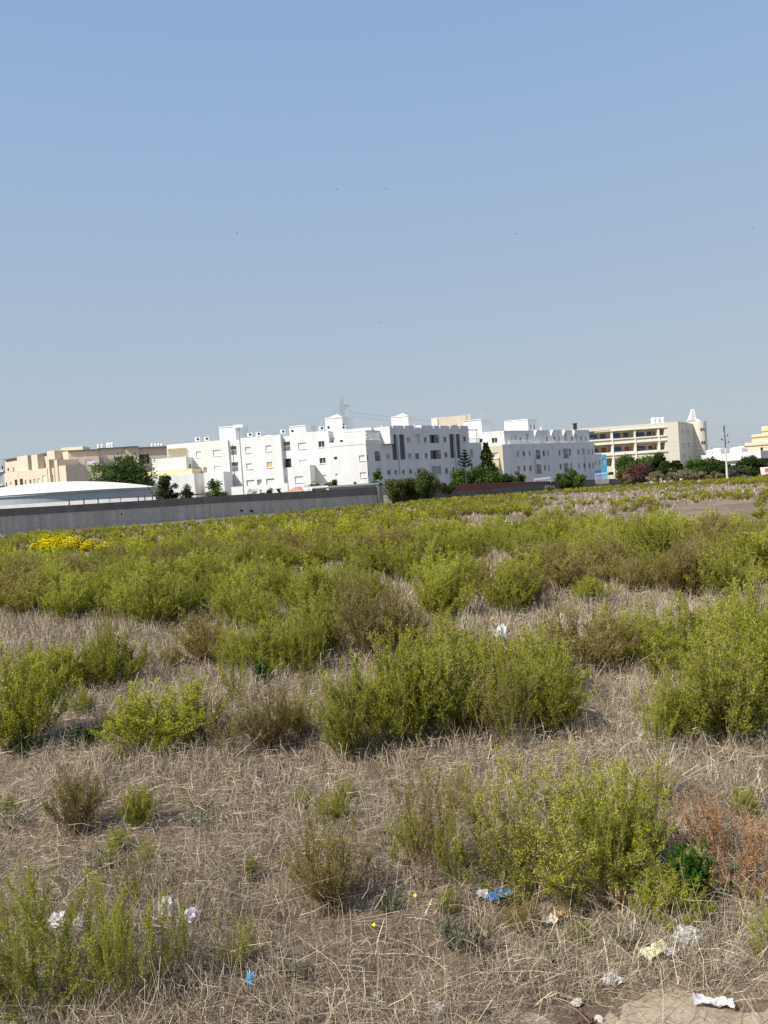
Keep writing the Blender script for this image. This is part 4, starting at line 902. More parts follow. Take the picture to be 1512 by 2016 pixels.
for yy in (861.5, 888):
    rl = MB(); sp = FF.shift(.1)
    for xa, xb in ((1161, 1202), (1206, 1247), (1252, 1294), (1298, 1308)):
        ua, za_ = sp.hit(xa, yy + (1208 - xa) * .045); ub, zb_ = sp.hit(xb, yy + (1208 - xb) * .045); rl.bar((*sp.pt(ua), za_), (*sp.pt(ub), za_), .09)
    rl.build('railing', M['metal_dark'], b4.root)
q = MB(); cc = P(1372, 828, 221); q.lathe((cc[0] + .1, 221.5, Z0), [(2.55, 0), (2.55, Z4 - Z0 + .45), (2.35, Z4 - Z0 + .45), (2.35, Z4 - Z0 + .2)], 40); q.build('stair_tower', M['school_cream'], b4.root)
for x, y in ((1380.5, 845.5), (1385.5, 845), (1382.5, 871.5), (1387, 871), (1384, 898.5), (1388.3, 898)):
    d_ = ray(x, y); o_ = np.array([cc[0] + .1, 221.5]); A_ = d_[:2] @ d_[:2]; B_ = -2 * (d_[:2] @ o_); C_ = o_ @ o_ - 2.6 ** 2; disc = B_ * B_ - 4 * A_ * C_
    if disc > 0:
        t_ = (-B_ - math.sqrt(disc)) / (2 * A_); p = CAM + d_ * t_; nn = (p[:2] - o_) / 2.6; tt_ = np.array([-nn[1], nn[0], 0]); q = MB(); q.obox(p, tt_ * .22, (nn[0] * .05, nn[1] * .05, 0), (0, 0, .38)); q.build('window', M['dark_glass'], b4.root)
b4.finish()

# --- beige flats on the left
b5 = Bld('beige_apartment_building', (P(134, 980, 155)[0], 158, -2), 'beige stepped apartment building with flat dark-edged roofs on the left', 'apartment building', M['beige'])
GA = Plane(P(8.5, 908, 172), P(134, 888.7, 155)); GB = Plane(P(134, 888.7, 155), P(272, 881.3, 159.5))
def zt(x, y, pl, off=0): return pl.shift(off).hit(x, y)[1]
up1 = r1([(70, 385, 84, 412, 'dk'), (122, 380, 134, 430, 'gs')]); 
b5.px_block(GA, 8.5, 33, (907.7, 901.5), Z0, z1=zt(20, 904.5, GA), front=up1)
b5.px_block(GA, 33, 54, 899.5, Z0, off=1.8, depth=9)
b5.px_block(GA, 54, 61, 900, Z0, off=.0, z1=zt(57, 899.5, GA))
b5.px_block(GA, 61, 73, 896.5, Z0, off=1.5, depth=9)
b5.px_block(GA, 73, 92, 895, Z0, off=.0, front=r1([(393, 340, 428, 388, 'dk')]))
b5.px_block(GA, 92, 107, 889.5, Z0, off=1.6, depth=9)
b5.px_block(GA, 107, 134, (890, 889), Z0, off=0.0, z1=zt(130, 888.9, GA), front=r1([(530, 320, 546, 346, 'dk'), (583, 310, 594, 350, 'gs')]))
zc = zt(134, 888.7, GB)
b5.block(GB, 0, GB.hit(193, 885.5)[0], Z0, zc, depth=10, front=r1([(785, 297, 870, 356, 'sh')]))
b5.px_block(GB, 193, 246, (885, 882), Z0, off=-.6, front=r1([(918, 288, 970, 350, 'gs'), (1063, 280, 1115, 325, 'dk')]))
b5.px_block(GB, 246, 272, (881.5, 880.5), Z0, off=-.3, front=r1([(1170, 273, 1245, 320, 'dk')]))
b5.px_block(GB, 272, 345, (881.5, 882), Z0, off=-1.6, front=r1([(1285, 258, 1388, 345, 'ld')]))
# front lower wing with terraces
lw = r1([(55, 520, 66, 562, 'dk'), (95, 515, 106, 540, 'gs'), (138, 492, 162, 570, 'dd'), (186, 485, 215, 565, 'dd'), (232, 497, 246, 545, 'gs'), (275, 492, 290, 530, 'dk'), (313, 487, 330, 548, 'gs'), (350, 482, 375, 545, 'sh'), (395, 455, 425, 540, 'sh'), (475, 445, 497, 530, 'sh')])
b5.px_block(GA, 8, 36, 932, Z0, off=3.0, depth=4, front=lw); b5.px_block(GA, 36, 92, (929, 921), Z0, off=3.2, z1=zt(64, 925, GA, 3.2), depth=4, front=lw)
b5.px_block(GA, 92, 96, 905, Z0, off=3.4, depth=4.5); b5.px_block(GA, 96, 106, 922, Z0, off=3.0, depth=4, front=lw); b5.px_block(GA, 106, 112, 906, Z0, off=3.4, depth=4.5)
b5.px_block(GA, 112, 129, 918, Z0, off=3.2, depth=4)
b5.px_block(GB, 129, 200, (918, 914), Z0, off=3.2, z1=zt(165, 916, GB, 3.2), depth=3.5, front=r1([(688, 445, 748, 512, 'dk')]))
rf = MB()
for pl_, x0, x1, y, off in ((GB, 133, 194, 887.5, .25), (GB, 192, 247, 883, -.3), (GB, 245, 273, 880.6, .1), (GB, 271, 346, 881, -1.2), (GA, 8, 34, 904.5, .3), (GA, 52, 62, 899.5, .3), (GA, 72, 93, 895, .3)):
    sp = pl_.shift(off); (ua, z_), (ub, _) = sp.hit(x0, y), sp.hit(x1, y); zq = sp.hit((x0 + x1) / 2, y)[1]; c = sp.pt((ua + ub) / 2, -1.0); rf.obox((c[0], c[1], zq + .1), np.array([*sp.d, 0]) * (ub - ua) / 2, np.array([*sp.n, 0]) * 1.1, (0, 0, .11))
rf.build('roof_edge', M['dark_louvre'], b5.root)
q = MB(); c = P(140, 883, 166); q.box((P(142, 883, 166)[0], 168, (c[2] + 10) / 2), 4.6, 4, c[2] + .6 - 10); q.box((P(112, 883, 166)[0], 167, (c[2] + 10) / 2 - .25), 3.0, 4, c[2] - 10); q.build('roof_house', M['pale_yellow'], b5.root)
b5.finish()
bl0 = MB(); pA = P(-40, 912, 185); pB = P(7, 906, 185); zq = pB[2]
b6 = Bld('pale_building', (pA[0], 186, -2), 'sliver of a pale blue grey building at the left edge', 'building', M['tank_wall'])
pl = Plane(pA, pB); b6.block(pl, 0, pl.L, Z0, zq, depth=7, front=[(3, 917, 6, 924, 'dk'), (-8, 917, -3, 924, 'dk'), (-8, 935, 5, 960, 'gs')]); q = MB()
for y in (928, 955): a_, c_ = pl.hit(-30, y), pl.hit(7, y); q.bar((*pl.pt(a_[0], .1), c_[1]), (*pl.pt(c_[0], .1), c_[1]), .5, .3)
q.build('balcony_slab', M['white'], b6.root); b6.finish()

# --- round reservoir
cx0, D0 = 105, 118; c = P(cx0, 950, D0); e = P(302, 957, D0); R_t = (e[0] - c[0]); ze = 4.2
rt = empty('round_reservoir', (c[0], D0, -1), 'large round reservoir with shallow cream domed roof behind the grey wall', 'storage tank')
q = MB(); q.lathe((c[0], D0, -2), [(R_t, 0), (R_t, ze + 2 - .25), (R_t + .18, ze + 2 - .25), (R_t + .18, ze + 2)], 96); q.build('tank_wall', M['tank_wall'], rt)
q = MB(); q.lathe((c[0], D0, ze), [(R_t + .25, .0)] + [(R_t * (1 - k / 15) + .1, .1 + 1.75 * (1 - (1 - k / 15) ** 2)) for k in range(15)], 96); q.build('dome_roof', M['tank_roof'], rt, smooth=True)

# --- sheds behind the wall
s1 = empty('shed', P(700, 952, 116), 'low white flat-roofed shed with grey side behind the concrete wall', 'shed')
A_, B_ = P(612, 960, 112), P(744, 951, 118); zs = P(680, 956, 115)[2] - .15
pl = Plane(A_, B_); q = MB(); q.obox((*pl.pt(pl.L / 2, -2.2), zs + .12), np.array([*pl.d, 0]) * pl.L / 2, np.array([*pl.n, 0]) * 2.6, (0, 0, .14)); q.build('roof', M['white'], s1)
q = MB(); q.obox((*pl.pt(pl.L / 2 + 1.2, -2.2), zs / 2 - .8), np.array([*pl.d, 0]) * (pl.L / 2 - 1.6), np.array([*pl.n, 0]) * 2.3, (0, 0, zs / 2 + .78)); q.build('wall', M['tank_wall'], s1)
q = MB()
for px in (605, 612, 645): g = P(px, 962, 111); q.bar((g[0], 111, -.5), (g[0], 111, g[2]), .35)
g0, g1 = P(604, 962.5, 111), P(646, 958.5, 111); q.bar((g0[0], 111, g1[2] + .1), (g1[0], 111, g1[2] + .1), .22); q.build('porch_post', M['frame_white'], s1)
s2 = MB(); A_, B_ = P(556, 968, 104), P(598, 963, 106); s2.add([(A_[0] - .3, 104, A_[2] - .3), (B_[0], 106, B_[2] - .25), (B_[0] - .6, 109, B_[2] + .42), (A_[0] + 1.5, 107, A_[2] + .55), (A_[0] - .3, 104, A_[2] - .4), (B_[0], 106, B_[2] - .35), (B_[0] - .6, 109, B_[2] + .3), (A_[0] + 1.5, 107, A_[2] + .4)], [(0, 1, 2, 3), (7, 6, 5, 4), (0, 4, 5, 1), (1, 5, 6, 2), (2, 6, 7, 3), (3, 7, 4, 0)])
s2.box(((A_[0] + B_[0]) / 2 + .4, 107, -.2), 2.2, 1.8, 3.6); o = s2.build('tiled_canopy', M['orange_tile']); tag(o, 'small faded orange canopy roof behind the concrete wall', 'canopy')
s3 = MB(); A_, B_ = P(366, 978, 100), P(410, 972, 102); s3.bar((A_[0], 100, B_[2]), (B_[0], 102, B_[2]), 1.2, .2); s3.box(((A_[0] + B_[0]) / 2, 102, -.3), 2.0, 1.2, 3.9); o = s3.build('tan_canopy', M['card_tan']); tag(o, 'tan canopy edge between two small trees behind the wall', 'canopy')
# turquoise kiosk
k = Bld('kiosk', (P(1188, 930, 178)[0], 178, -2.5), 'small turquoise painted structure beside the tiered white block', 'kiosk', M['cyan'])
pl = Plane(P(1184, 896, 180), P(1193.5, 895.5, 180)); k.block(pl, 0, pl.L, Z0, P(1188, 895, 180)[2], depth=.6, front=[(1186, 903, 1191, 914, 'gs')]); pl = Plane(P(1172, 926, 177), P(1184, 925, 177)); k.block(pl, 0, pl.L, Z0, P(1178, 925.5, 177)[2], depth=.6, mat=M['blue_panel'], name='blue_panel'); k.finish()
# right-hand warehouse and unfinished stepped building
b7 = Bld('warehouse', (P(1440, 920, 190)[0], 192, -3), 'long low white warehouse with shaded end wall at the right edge', 'warehouse', M['white'])
pl = Plane(P(1380, 896, 200), P(1497, 887.5, 190)); b7.block(pl, 0, pl.L, Z0 - .5, P(1497, 887.5, 190)[2], depth=12); e_ = P(1540, 889, 204)
b7.panel(pl.B, e_[:2], Z0, P(1497, 887.5, 190)[2], ()); q = MB(); u = pl.hit(1460, 890)[0]; q.bar((*pl.pt(u, .15), -1), (*pl.pt(u, .15), P(1460, 889, 191)[2]), .35); q.build('downpipe', M['cream_white'], b7.root)
q = MB(); q.obox((*pl.pt(pl.L * .42, .35), P(1440, 907, 194)[2] + .0), np.array([*pl.d, 0]) * pl.L * .42, np.array([*pl.n, 0]) * .4, (0, 0, .12)); q.build('canopy', M['shutter_grey'], b7.root)
q = MB()
for x, w_, h_ in ((1396, 1.6, .6), (1411, 2.6, .9), (1420, 1.4, .7), (1450, 3.4, .8), (1459, 2.0, 1.0)):
    p = P(x, 886, 203); q.lathe((p[0], 203, P(1420, 888.5, 203)[2] - 1), [(w_ * .5, 0), (w_ * .5, 1 + h_ * .6), (w_ * .25, 1 + h_)], 12)
q.build('roof_vent', M['white'], b7.root)
for x in (1427, 1466): p = P(x, 887, 202); q = MB(); q.box((p[0], 202, p[2]), 1.2, 1, .9); q.build('roof_unit', M['shutter_grey'], b7.root)
b7.finish()
b8 = Bld('stepped_building', (P(1495, 900, 235)[0], 238, -3), 'unfinished sand coloured building stepping up at the right edge', 'building', M['sand_block'])
pl = Plane(P(1466, 872, 242), P(1560, 866, 235))
b8.px_block(pl, 1466, 1560, 872, Z0, depth=10, front=[(1497, 881, 1502.5, 887, 'dd')]); b8.px_block(pl, 1479.5, 1560, 856, Z0, off=-1.2, depth=8); b8.px_block(pl, 1499, 1560, 839.5, Z0, off=-2.2, depth=7)
for y, off in ((878, .15), (861, -1.05), (849, -2.05)):
    sp = pl.shift(off); a_ = sp.hit({878: 1466, 861: 1479, 849: 1499}[y], y); b_ = sp.hit(1558, y); q = MB(); q.bar((*sp.pt(a_[0]), a_[1]), (*sp.pt(b_[0]), a_[1]), .25, .3); q.build('slab_edge', M['card_tan'], b8.root)
b8.finish()
# ------------------------------------------------------------------ roof-top things
def ac_unit(px, py, D, label, sc=1.0):
    p = P(px, py, D); o = empty('air_conditioner', p, label, 'air conditioner', 'air conditioners on the roofs')
    q = MB(); q.box((p[0], p[1], p[2] + .35 * sc), .95 * sc, .4 * sc, .7 * sc); 
    for sx in (-.3, .3): q.box((p[0] + sx * sc, p[1], p[2] - .02), .08, .4 * sc, .1)
    o['_o'] = [float(v) for v in p]; q.build('casing', M['ac'], o); f = MB(); n = 16
    vs = [(p[0] + .12 * sc + .26 * sc * math.cos(k / n * 6.283), p[1] - .215 * sc, p[2] + .36 * sc + .26 * sc * math.sin(k / n * 6.283)) for k in range(n)]
    f.add(vs + [(v[0], v[1] + .03, v[2]) for v in vs], [tuple(range(n)), tuple(range(2 * n - 1, n - 1, -1))] + [(k, (k + 1) % n, n + (k + 1) % n, n + k) for k in range(n)]); f.build('fan_grille', M['metal_dark'], o)
for i, (px, py, D) in enumerate([(389, 868.5, 147), (407, 867.5, 147), (492, 859.5, 147), (509, 858, 147), (557, 853.5, 147), (575, 852.5, 146), (633, 847, 144), (646, 845.5, 143), (675.5, 845.5, 143)]):
    lab = ['first', 'second', 'third', 'fourth', 'fifth', 'sixth', 'seventh', 'eighth', 'ninth'][i] + ' air conditioner from the left on the roof edge of the long white block'
    ac_unit(px, py, D, lab)
def heater(px, py, D, label, h=1.6, r=.4, nm='water_tank', mat='ac'):
    p = P(px, py, D); o = empty(nm, p, label, 'water tank', 'roof water tanks'); o['_o'] = [float(v) for v in p]; q = MB(); q.lathe(p, [(r, 0), (r, h * .85), (r * .7, h * .97), (r * .2, h)], 16); q.build('tank', M[mat], o)
    q = MB(); q.lathe((p[0], p[1], p[2] + h * .45), [(r + .02, 0), (r + .02, .08)], 16); q.build('hoop', M['metal_grey'], o)
for i, (px, py, D) in enumerate([(1286.5, 834.5, 209), (1295, 834, 209), (1304.5, 833.5, 209)]):
    heater(px, py, D, ['left', 'middle', 'right'][i] + ' of three round white water tanks on the cream building roof', 1.7, .62)
for i, (px, py, D) in enumerate([(194.5, 885, 163), (202, 884.5, 163), (213, 884, 163), (217, 884, 163), (222, 883.5, 163)]):
    heater(px, py, D, ['first', 'second', 'third', 'fourth', 'fifth'][i] + ' from left of the slim tanks in the middle of the beige flats roof', 1.1 if i < 2 else 1.35, .28)
for i, (px, py, D) in enumerate([(300, 882, 166), (307, 882, 166), (313, 882, 166), (319, 882, 166)]):
    heater(px, py, D, ['first', 'second', 'third', 'fourth'][i] + ' from left of the slim tanks at the right end of the beige flats roof', 1.0, .26)
def mast(px, y0, y1, D, label, w=.07, arms=2):
    a, b = P(px, y1, D), P(px, y1, D); z1 = P(px, y0, D)[2]; q = MB(); q.bar((a[0], D, a[2] - 1), (a[0], D, z1), w)
    for k in range(arms): q.bar((a[0] - .45, D, z1 - .2 - .35 * k), (a[0] + .45, D, z1 - .2 - .35 * k), w * .7)
    tag(q.build('antenna', M['metal_grey']), label, 'antenna')
mast(421, 847, 866, 149, 'thin television antenna left of the first roof tower', .08); mast(796, 798, 824, 160, 'very thin tall antenna above the second large roof tower', .05, 0); mast(1081, 832, 846, 184, 'short antenna right of the tiered block tower', .08)
mast(981, 836, 848, 175, 'thin antenna between two white roof towers', .07, 1)
# street lamp rising behind the wall, across the white block
o = empty('street_lamp', P(479, 975, 118), 'grey street lamp with flat head in front of the white block', 'street lamp'); b_ = P(479, 960, 118); z1 = P(470, 842, 118)[2]
q = MB(); q.tube([(b_[0], 118, -1), (b_[0], 118, z1)], [.13, .08], 10); q.build('pole', M['metal_grey'], o)
q = MB(); q.add([(b_[0] - .55, 117.6, z1), (b_[0] + .35, 117.6, z1), (b_[0] + .35, 118.3, z1), (b_[0] - .55, 118.3, z1), (b_[0] - .4, 117.7, z1 + .22), (b_[0] + .1, 117.7, z1 + .28), (b_[0] + .1, 118.2, z1 + .28), (b_[0] - .4, 118.2, z1 + .22)], [(3, 2, 1, 0), (4, 5, 6, 7), (0, 1, 5, 4), (1, 2, 6, 5), (2, 3, 7, 6), (3, 0, 4, 7)]); q.build('lamp_head', M['cream_white'], o)
# lattice mast sculpture on the school
o = empty('lattice_mast', P(1364, 831, 222), 'white triangular lattice mast on the roof of the cream building', 'mast'); q = MB()
ap = P(1363.5, 806, 222); bs = [P(1356, 829, 222) + np.array([0, d, 0]) for d in (-1, 1)] + [P(1367, 828, 222) + np.array([0, d, 0]) for d in (-1, 1)]
top = [ap + np.array([s * .25, d * .2, 0]) for s in (-1, 1) for d in (-1, 1)]
def lerp(a, b, t): return a + (b - a) * t
for k in range(4): q.bar(bs[k], top[k], .16)
for k in range(5):
    t, t2 = k / 5, (k + 1) / 5
    for a_, b_ in ((0, 2), (1, 3), (0, 1), (2, 3)):
        q.bar(lerp(bs[a_], top[a_], t), lerp(bs[b_], top[b_], t2), .11); q.bar(lerp(bs[b_], top[b_], t), lerp(bs[a_], top[a_], t2), .11); q.bar(lerp(bs[a_], top[a_], t2), lerp(bs[b_], top[b_], t2), .10)
q.build('lattice', M['white'], o)
q = MB(); a_, b_ = P(1366, 822, 222), P(1376, 826, 222); q.add([(a_[0], 221, a_[2] - .2), (b_[0], 221, b_[2] - .3), (b_[0], 223, b_[2] - .3), (a_[0], 223, a_[2] - .2), (a_[0], 221, a_[2] - 1.3), (b_[0], 221, b_[2] - .8), (b_[0], 223, b_[2] - .8), (a_[0], 223, a_[2] - 1.3)], [(0, 1, 2, 3), (7, 6, 5, 4), (0, 4, 5, 1), (1, 5, 6, 2), (2, 6, 7, 3), (3, 7, 4, 0)]); q.build('base_panel', M['white'], o)
# pylon
o = empty('power_pylon', P(675, 930, 420), 'pale lattice power pylon rising behind the long white block', 'pylon'); Dp = 420
def pp(x, y): return P(x, y, Dp)
q = MB(); zl = [(960, 14), (860, 8.5), (825, 5.5), (798, 3.4), (784, 2.6)]
def lv(y, w, s, d):
    x = 675 - (845 - y) * .0708 * .6 + (0); c = pp(x, y); return np.array([c[0] + s * w / F * Dp / 2 * 1.0, Dp + d * w / F * Dp / 2, c[2]])
ys_ = [960, 920, 885, 860, 840, 825, 811, 798, 784]; ws_ = [34, 24, 15, 9.5, 7.5, 6.8, 6.4, 6, 5]
for i in range(len(ys_) - 1):
    for s, d in ((-1, -1), (1, -1), (-1, 1), (1, 1)): q.bar(lv(ys_[i], ws_[i], s, d), lv(ys_[i + 1], ws_[i + 1], s, d), .36)
    for (s, d), (s2, d2) in (((-1, -1), (1, -1)), ((-1, 1), (1, 1)), ((-1, -1), (-1, 1)), ((1, -1), (1, 1))):
        q.bar(lv(ys_[i], ws_[i], s, d), lv(ys_[i + 1], ws_[i + 1], s2, d2), .2); q.bar(lv(ys_[i], ws_[i], s2, d2), lv(ys_[i + 1], ws_[i + 1], s, d), .2); q.bar(lv(ys_[i + 1], ws_[i + 1], s, d), lv(ys_[i + 1], ws_[i + 1], s2, d2), .2)
q.build('lattice_body', M['pylon'], o)
for s, tip in ((-1, (661, 803)), (1, (688, 797))):
    q = MB(); t_ = pp(*tip)
    for yy, d in ((799, -1), (799, 1), (806, -1), (806, 1)): q.bar(lv(yy, 6, s, d), t_, .26)
    q.build('cross_arm', M['pylon'], o); q = MB(); q.bar(t_, t_ + np.array([-.6 if s < 0 else .3, 0, -3.4]), .28); q.build('insulator', M['metal_grey'], o)
q = MB(); 
for dx in (-.35, .35): q.bar(lv(784, 0, 1, 0) + np.array([dx, 0, 0]), lv(777, 0, 1, 0) + np.array([dx, 0, 0]), .14)
q.build('peak_rod', M['pylon'], o)
def wire(a, b, sag, r, label, n=28):
    pts = [lerp(a, b, t) + np.array([0, 0, -sag * 4 * t * (1 - t)]) for t in np.linspace(0, 1, n)]; q = MB(); q.tube(pts, r, 4); tag(q.build('power_line', M['metal_grey']), label, 'power line', 'overhead power lines')
wire(P(-260, 893, 330), pp(660.5, 812), 11, .055, 'upper overhead line from the left edge to the pylon'); wire(P(-260, 899, 330), pp(662, 821), 11, .055, 'lower overhead line from the left edge to the pylon')
wire(pp(689, 811), P(1110, 838, 500), 2.5, .075, 'upper overhead line running right from the pylon'); wire(pp(689, 818), P(1110, 846, 500), 3, .075, 'lower overhead line running right from the pylon')
wire(P(1370, 835, 380), P(1640, 822, 380), 2, .05, 'upper overhead line right of the round stair tower'); wire(P(1370, 840, 380), P(1640, 828, 380), 2, .05, 'lower overhead line right of the round stair tower')
# utility pole in the field
g = P(1432, 946, 108); gx = g[0]; gz = Tf(gx, 108); o = empty('utility_pole', (gx, 108, gz), 'tall slim concrete utility pole with three cross arms on the right', 'utility pole')
zt_ = P(1424.5, 847, 108)[2]; zm_ = P(1428, 882, 108)[2]; q = MB(); q.tube([(gx, 108, gz - .3), (gx, 108, zm_)], [.15, .10], 10); q.build('pole', M['pole_concrete'], o)
q = MB(); q.tube([(gx, 108, zm_), (gx, 108, zt_ + .7)], [.07, .05], 8); q.bar((gx - .08, 108, zt_ + .5), (gx - .2, 108, zt_ - .3), .06); q.build('steel_top', M['metal_dark'], o)
for x0, x1, y in ((1424, 1432, 859), (1420, 1428, 866.5), (1425, 1434, 872.5)):
    a_, b_ = P(x0, y, 108), P(x1, y, 108); q = MB(); q.bar((a_[0], 107.9, a_[2]), (b_[0], 107.9, a_[2]), .06); arm = q.build('cross_arm', M['metal_dark'], o)
    e_ = b_ if x0 > 1421 else a_; q = MB(); q.tube([(e_[0], 107.9, a_[2]), (e_[0], 107.9, a_[2] + .22)], [.06, .09], 8); q.build('insulator', M['metal_dark'], arm)
for y in (861, 868, 876):
    wire(P(1432 if y != 868 else 1421, y, 108), P(1700, y - 3, 118), .5, .012, {861: 'top', 868: 'middle', 876: 'bottom'}[y] + ' wire running right from the utility pole', 14)
    wire(P(1250, y + 6, 150), P(1425 if y != 868 else 1421, y, 108), .6, .012, {861: 'top', 868: 'middle', 876: 'bottom'}[y] + ' wire running left from the utility pole', 14)
# red and white awning stall
o = empty('striped_stall', P(1505, 938, 128), 'red and white fabric stall roof at the right edge', 'stall'); o['_o'] = [float(v) for v in P(1505, 938, 128)]
a_, b_, c_ = P(1493, 934, 128), P(1505, 920, 128), P(1545, 919, 128); q = MB(); e2 = P(1545, 936, 128)
q.add([(a_[0], 127, a_[2]), (e2[0], 127, a_[2] - .1), (c_[0], 129.5, b_[2]), (b_[0], 129.5, b_[2]), (a_[0], 127, a_[2] - .12), (e2[0], 127, a_[2] - .22), (c_[0], 129.5, b_[2] - .12), (b_[0], 129.5, b_[2] - .12)], [(0, 1, 2, 3), (7, 6, 5, 4), (0, 4, 5, 1), (1, 5, 6, 2), (2, 6, 7, 3), (3, 7, 4, 0)]); q.build('awning', M['pink_cloth'], o)
q = MB(); s0 = P(1505.5, 921, 126.5); 
for k in range(5): q.box((s0[0] + .12 + k * .22, 126.5, s0[2] - .45), .1, .04, .55)
q.box((s0[0] + .4, 126.5, s0[2] - .2), .7, .03, .09); q.build('red_lettering', M['red_paint'], o); q = MB(); q.box((s0[0] + 1.5, 126.6, s0[2] - .4), 3.2, .1, .9); q.build('sign_board', M['frame_white'], o)
for px in (1495, 1530): p = P(px, 936, 127.5); q = MB(); q.bar((p[0], 127.5, Tf(p[0], 127.5)), (p[0], 127.5, p[2]), .1); q.build('post', M['frame_white'], o)
# picket fences behind the brick wall
def fence(x0, x1, y0, y1, D0, D1, n, label, mat='frame_white'):
    A_, B_ = P(x0, y0, D0), P(x1, y0 + (y1 if False else 0), D1); B_ = P(x1, y1, D1); o = empty('picket_fence', ((A_[0] + B_[0]) / 2, (D0 + D1) / 2, -1), label, 'fence'); q = MB()
    for k in range(n + 1):
        p = lerp(A_, B_, k / n); q.bar((p[0], p[1], -1), (p[0], p[1], p[2]), .13, .05)
    q.build('pickets', M[mat], o); q = MB(); q.bar(A_ - np.array([0, 0, .4]), B_ - np.array([0, 0, .4]), .09); q.build('rail', M[mat], o)
fence(1052, 1083, 942, 938.5, 146, 152, 16, 'pale picket fence on the brick wall in front of the tiered block'); fence(1172, 1197, 932, 929, 170, 175, 12, 'white picket fence below the turquoise structure'); fence(1211, 1229, 932, 931, 180, 184, 9, 'yellowish picket fence left of the purple red bush', 'cream_white')

# ------------------------------------------------------------------ trees
def tree_meshes(name, seed, rx, ry, h, n, leaf, mat, clumps=26, gap=.55, trunk=.12, bloom=0, base=.1, bmat='bloom', flat=1.0):
    rs = RS(seed); cz0 = h * base
    cl = rs.normal(size=(clumps, 3)); cl /= np.linalg.norm(cl, axis=1, keepdims=True); rad = rs.rand(clumps) ** .45
    cl = cl * rad[:, None] * np.array([rx * .86, ry * .86, h * (1 - base) / 2 * .92]) + np.array([0, 0, cz0 + h * (1 - base) / 2])
    cr = (.20 + .20 * rs.rand(clumps)) * min(rx, h / 2) * 1.35; n = int(n * 2.2); core = .25
    ci = rs.randint(0, clumps, n); u = rs.normal(size=(n, 3)); u /= np.linalg.norm(u, axis=1, keepdims=True); c = cl[ci] + u * (cr[ci] * (.35 + .75 * rs.rand(n)))[:, None] * np.array([1, 1, .85])
    c[:, 2] = np.maximum(c[:, 2], .05)
    ld = u * .7 + rs.normal(size=(n, 3)) * .7; ld /= np.linalg.norm(ld, axis=1, keepdims=True); sd = np.cross(ld, rs.normal(size=(n, 3))); sd /= np.linalg.norm(sd, axis=1, keepdims=True)
    sz = (.6 + .8 * rs.rand(n))[:, None]; l, w = ld * leaf * sz * .5, sd * leaf * .5 * sz * .55
    V = np.stack([c - l, c + w, c + l, c - w], 1).reshape(-1, 3); Q = (np.arange(n) * 4)[:, None] + np.arange(4); tint = np.clip(.45 + .22 * rs.normal(size=clumps)[ci] + .2 * rs.normal(size=n), 0, 1)
    fm = mesh_np(name + '_crown', V, Q, [M[mat], M[bmat]], tint, (rs.rand(n) < bloom).astype(np.int32) if bloom else None)
    tb = MB(); tb.tube([(0, 0, -.3), (.05, 0, h * .3), (0, .05, h * .6)], [trunk, trunk * .75, trunk * .4], 8)
    for k in range(7):
        j = rs.randint(0, clumps); tb.tube([(0, 0, h * (.2 + .05 * k)), tuple(cl[j] * np.array([.5, .5, .75])), tuple(cl[j])], [trunk * .5, trunk * .3, trunk * .12], 6)
    return fm, tb
def tree(x0, x1, yt, D, label, mat='tree_a', n=2600, leaf=.3, seed=0, nm='tree', cat='tree', zb=None, **k):
    xm = (x0 + x1) / 2; p = P(xm, yt, D); z0 = Tf(p[0], D) if zb is None else zb; h = p[2] - z0; rx = (x1 - x0) / 2 / F * D
    o = empty(nm, (p[0], D, z0), label, cat); o['_o'] = [0.0, 0.0, 0.0]
    fm, tb = tree_meshes(nm, seed or int(x0 * 7 + D), rx, min(rx, h * .8) if rx > .5 else rx, h, n, leaf, mat, **k); obj('crown', fm, o); t = tb.build('trunk', M['bark'], o); return o
tree(160, 240, 913, 128, 'dark green tree, left lower part of the clump behind the round reservoir', 'tree_b', 3600, .34, clumps=60); tree(192, 306, 903, 131, 'broad dense green tree behind the round reservoir roof', 'tree_b', 7500, .36, clumps=90, seed=5)
tree(303, 338, 925, 92, 'dark upright shrubby tree at the right end of the reservoir', 'tree_a', 4200, .17, clumps=36, bloom=.03); tree(322, 352, 948, 93, 'dark bush leaning on the upright tree beside the reservoir', 'tree_a', 2400, .16, clumps=24)
tree(282, 312, 942, 90, 'reddish twiggy shrub at the end of the reservoir wall', 'tree_d', 260, .2, clumps=14, bloom=.25)
tree(352, 386, 951, 98, 'rounded dark bush behind the wall left of the sparse tree', 'tree_a', 2600, .17, clumps=26); tree(404, 451, 944, 98, 'sparse large-leaved tree with gaps behind the concrete wall', 'tree_a', 2300, .24, clumps=26)
tree(412, 424, 934, 98, 'single tall sprig rising above the sparse large-leaved tree', 'tree_a', 260, .24, clumps=6, base=.6)
tree(484, 508, 959, 104, 'large clipped round bush, left of three behind the wall', 'tree_a', 3000, .11, clumps=60, nm='round_bush', cat='bush'); tree(507, 523, 962, 104, 'smallest clipped round bush, middle of three behind the wall', 'tree_b', 1500, .11, clumps=40, nm='round_bush', cat='bush'); tree(520, 542, 958, 104, 'clipped round bush, right of three behind the wall', 'tree_a', 2600, .11, clumps=60, nm='round_bush', cat='bush')
tree(543, 554, 952, 105, 'narrow little shrub beside the faded orange canopy', 'tree_a', 700, .14, clumps=12)
tree(596, 632, 947, 118, 'thin bush behind the white shed, the leftmost', 'tree_b', 700, .22, clumps=14); tree(630, 652, 943, 122, 'thin upright bush behind the middle of the white shed roof', 'tree_b', 700, .22, clumps=12); tree(642, 674, 935, 122, 'dark bush behind the white shed roof', 'tree_a', 1700, .24, clumps=20)
tree(694, 706, 941, 122, 'tiny pinkish shrub behind the shed at the corner wing', 'tree_c', 200, .2, clumps=8)
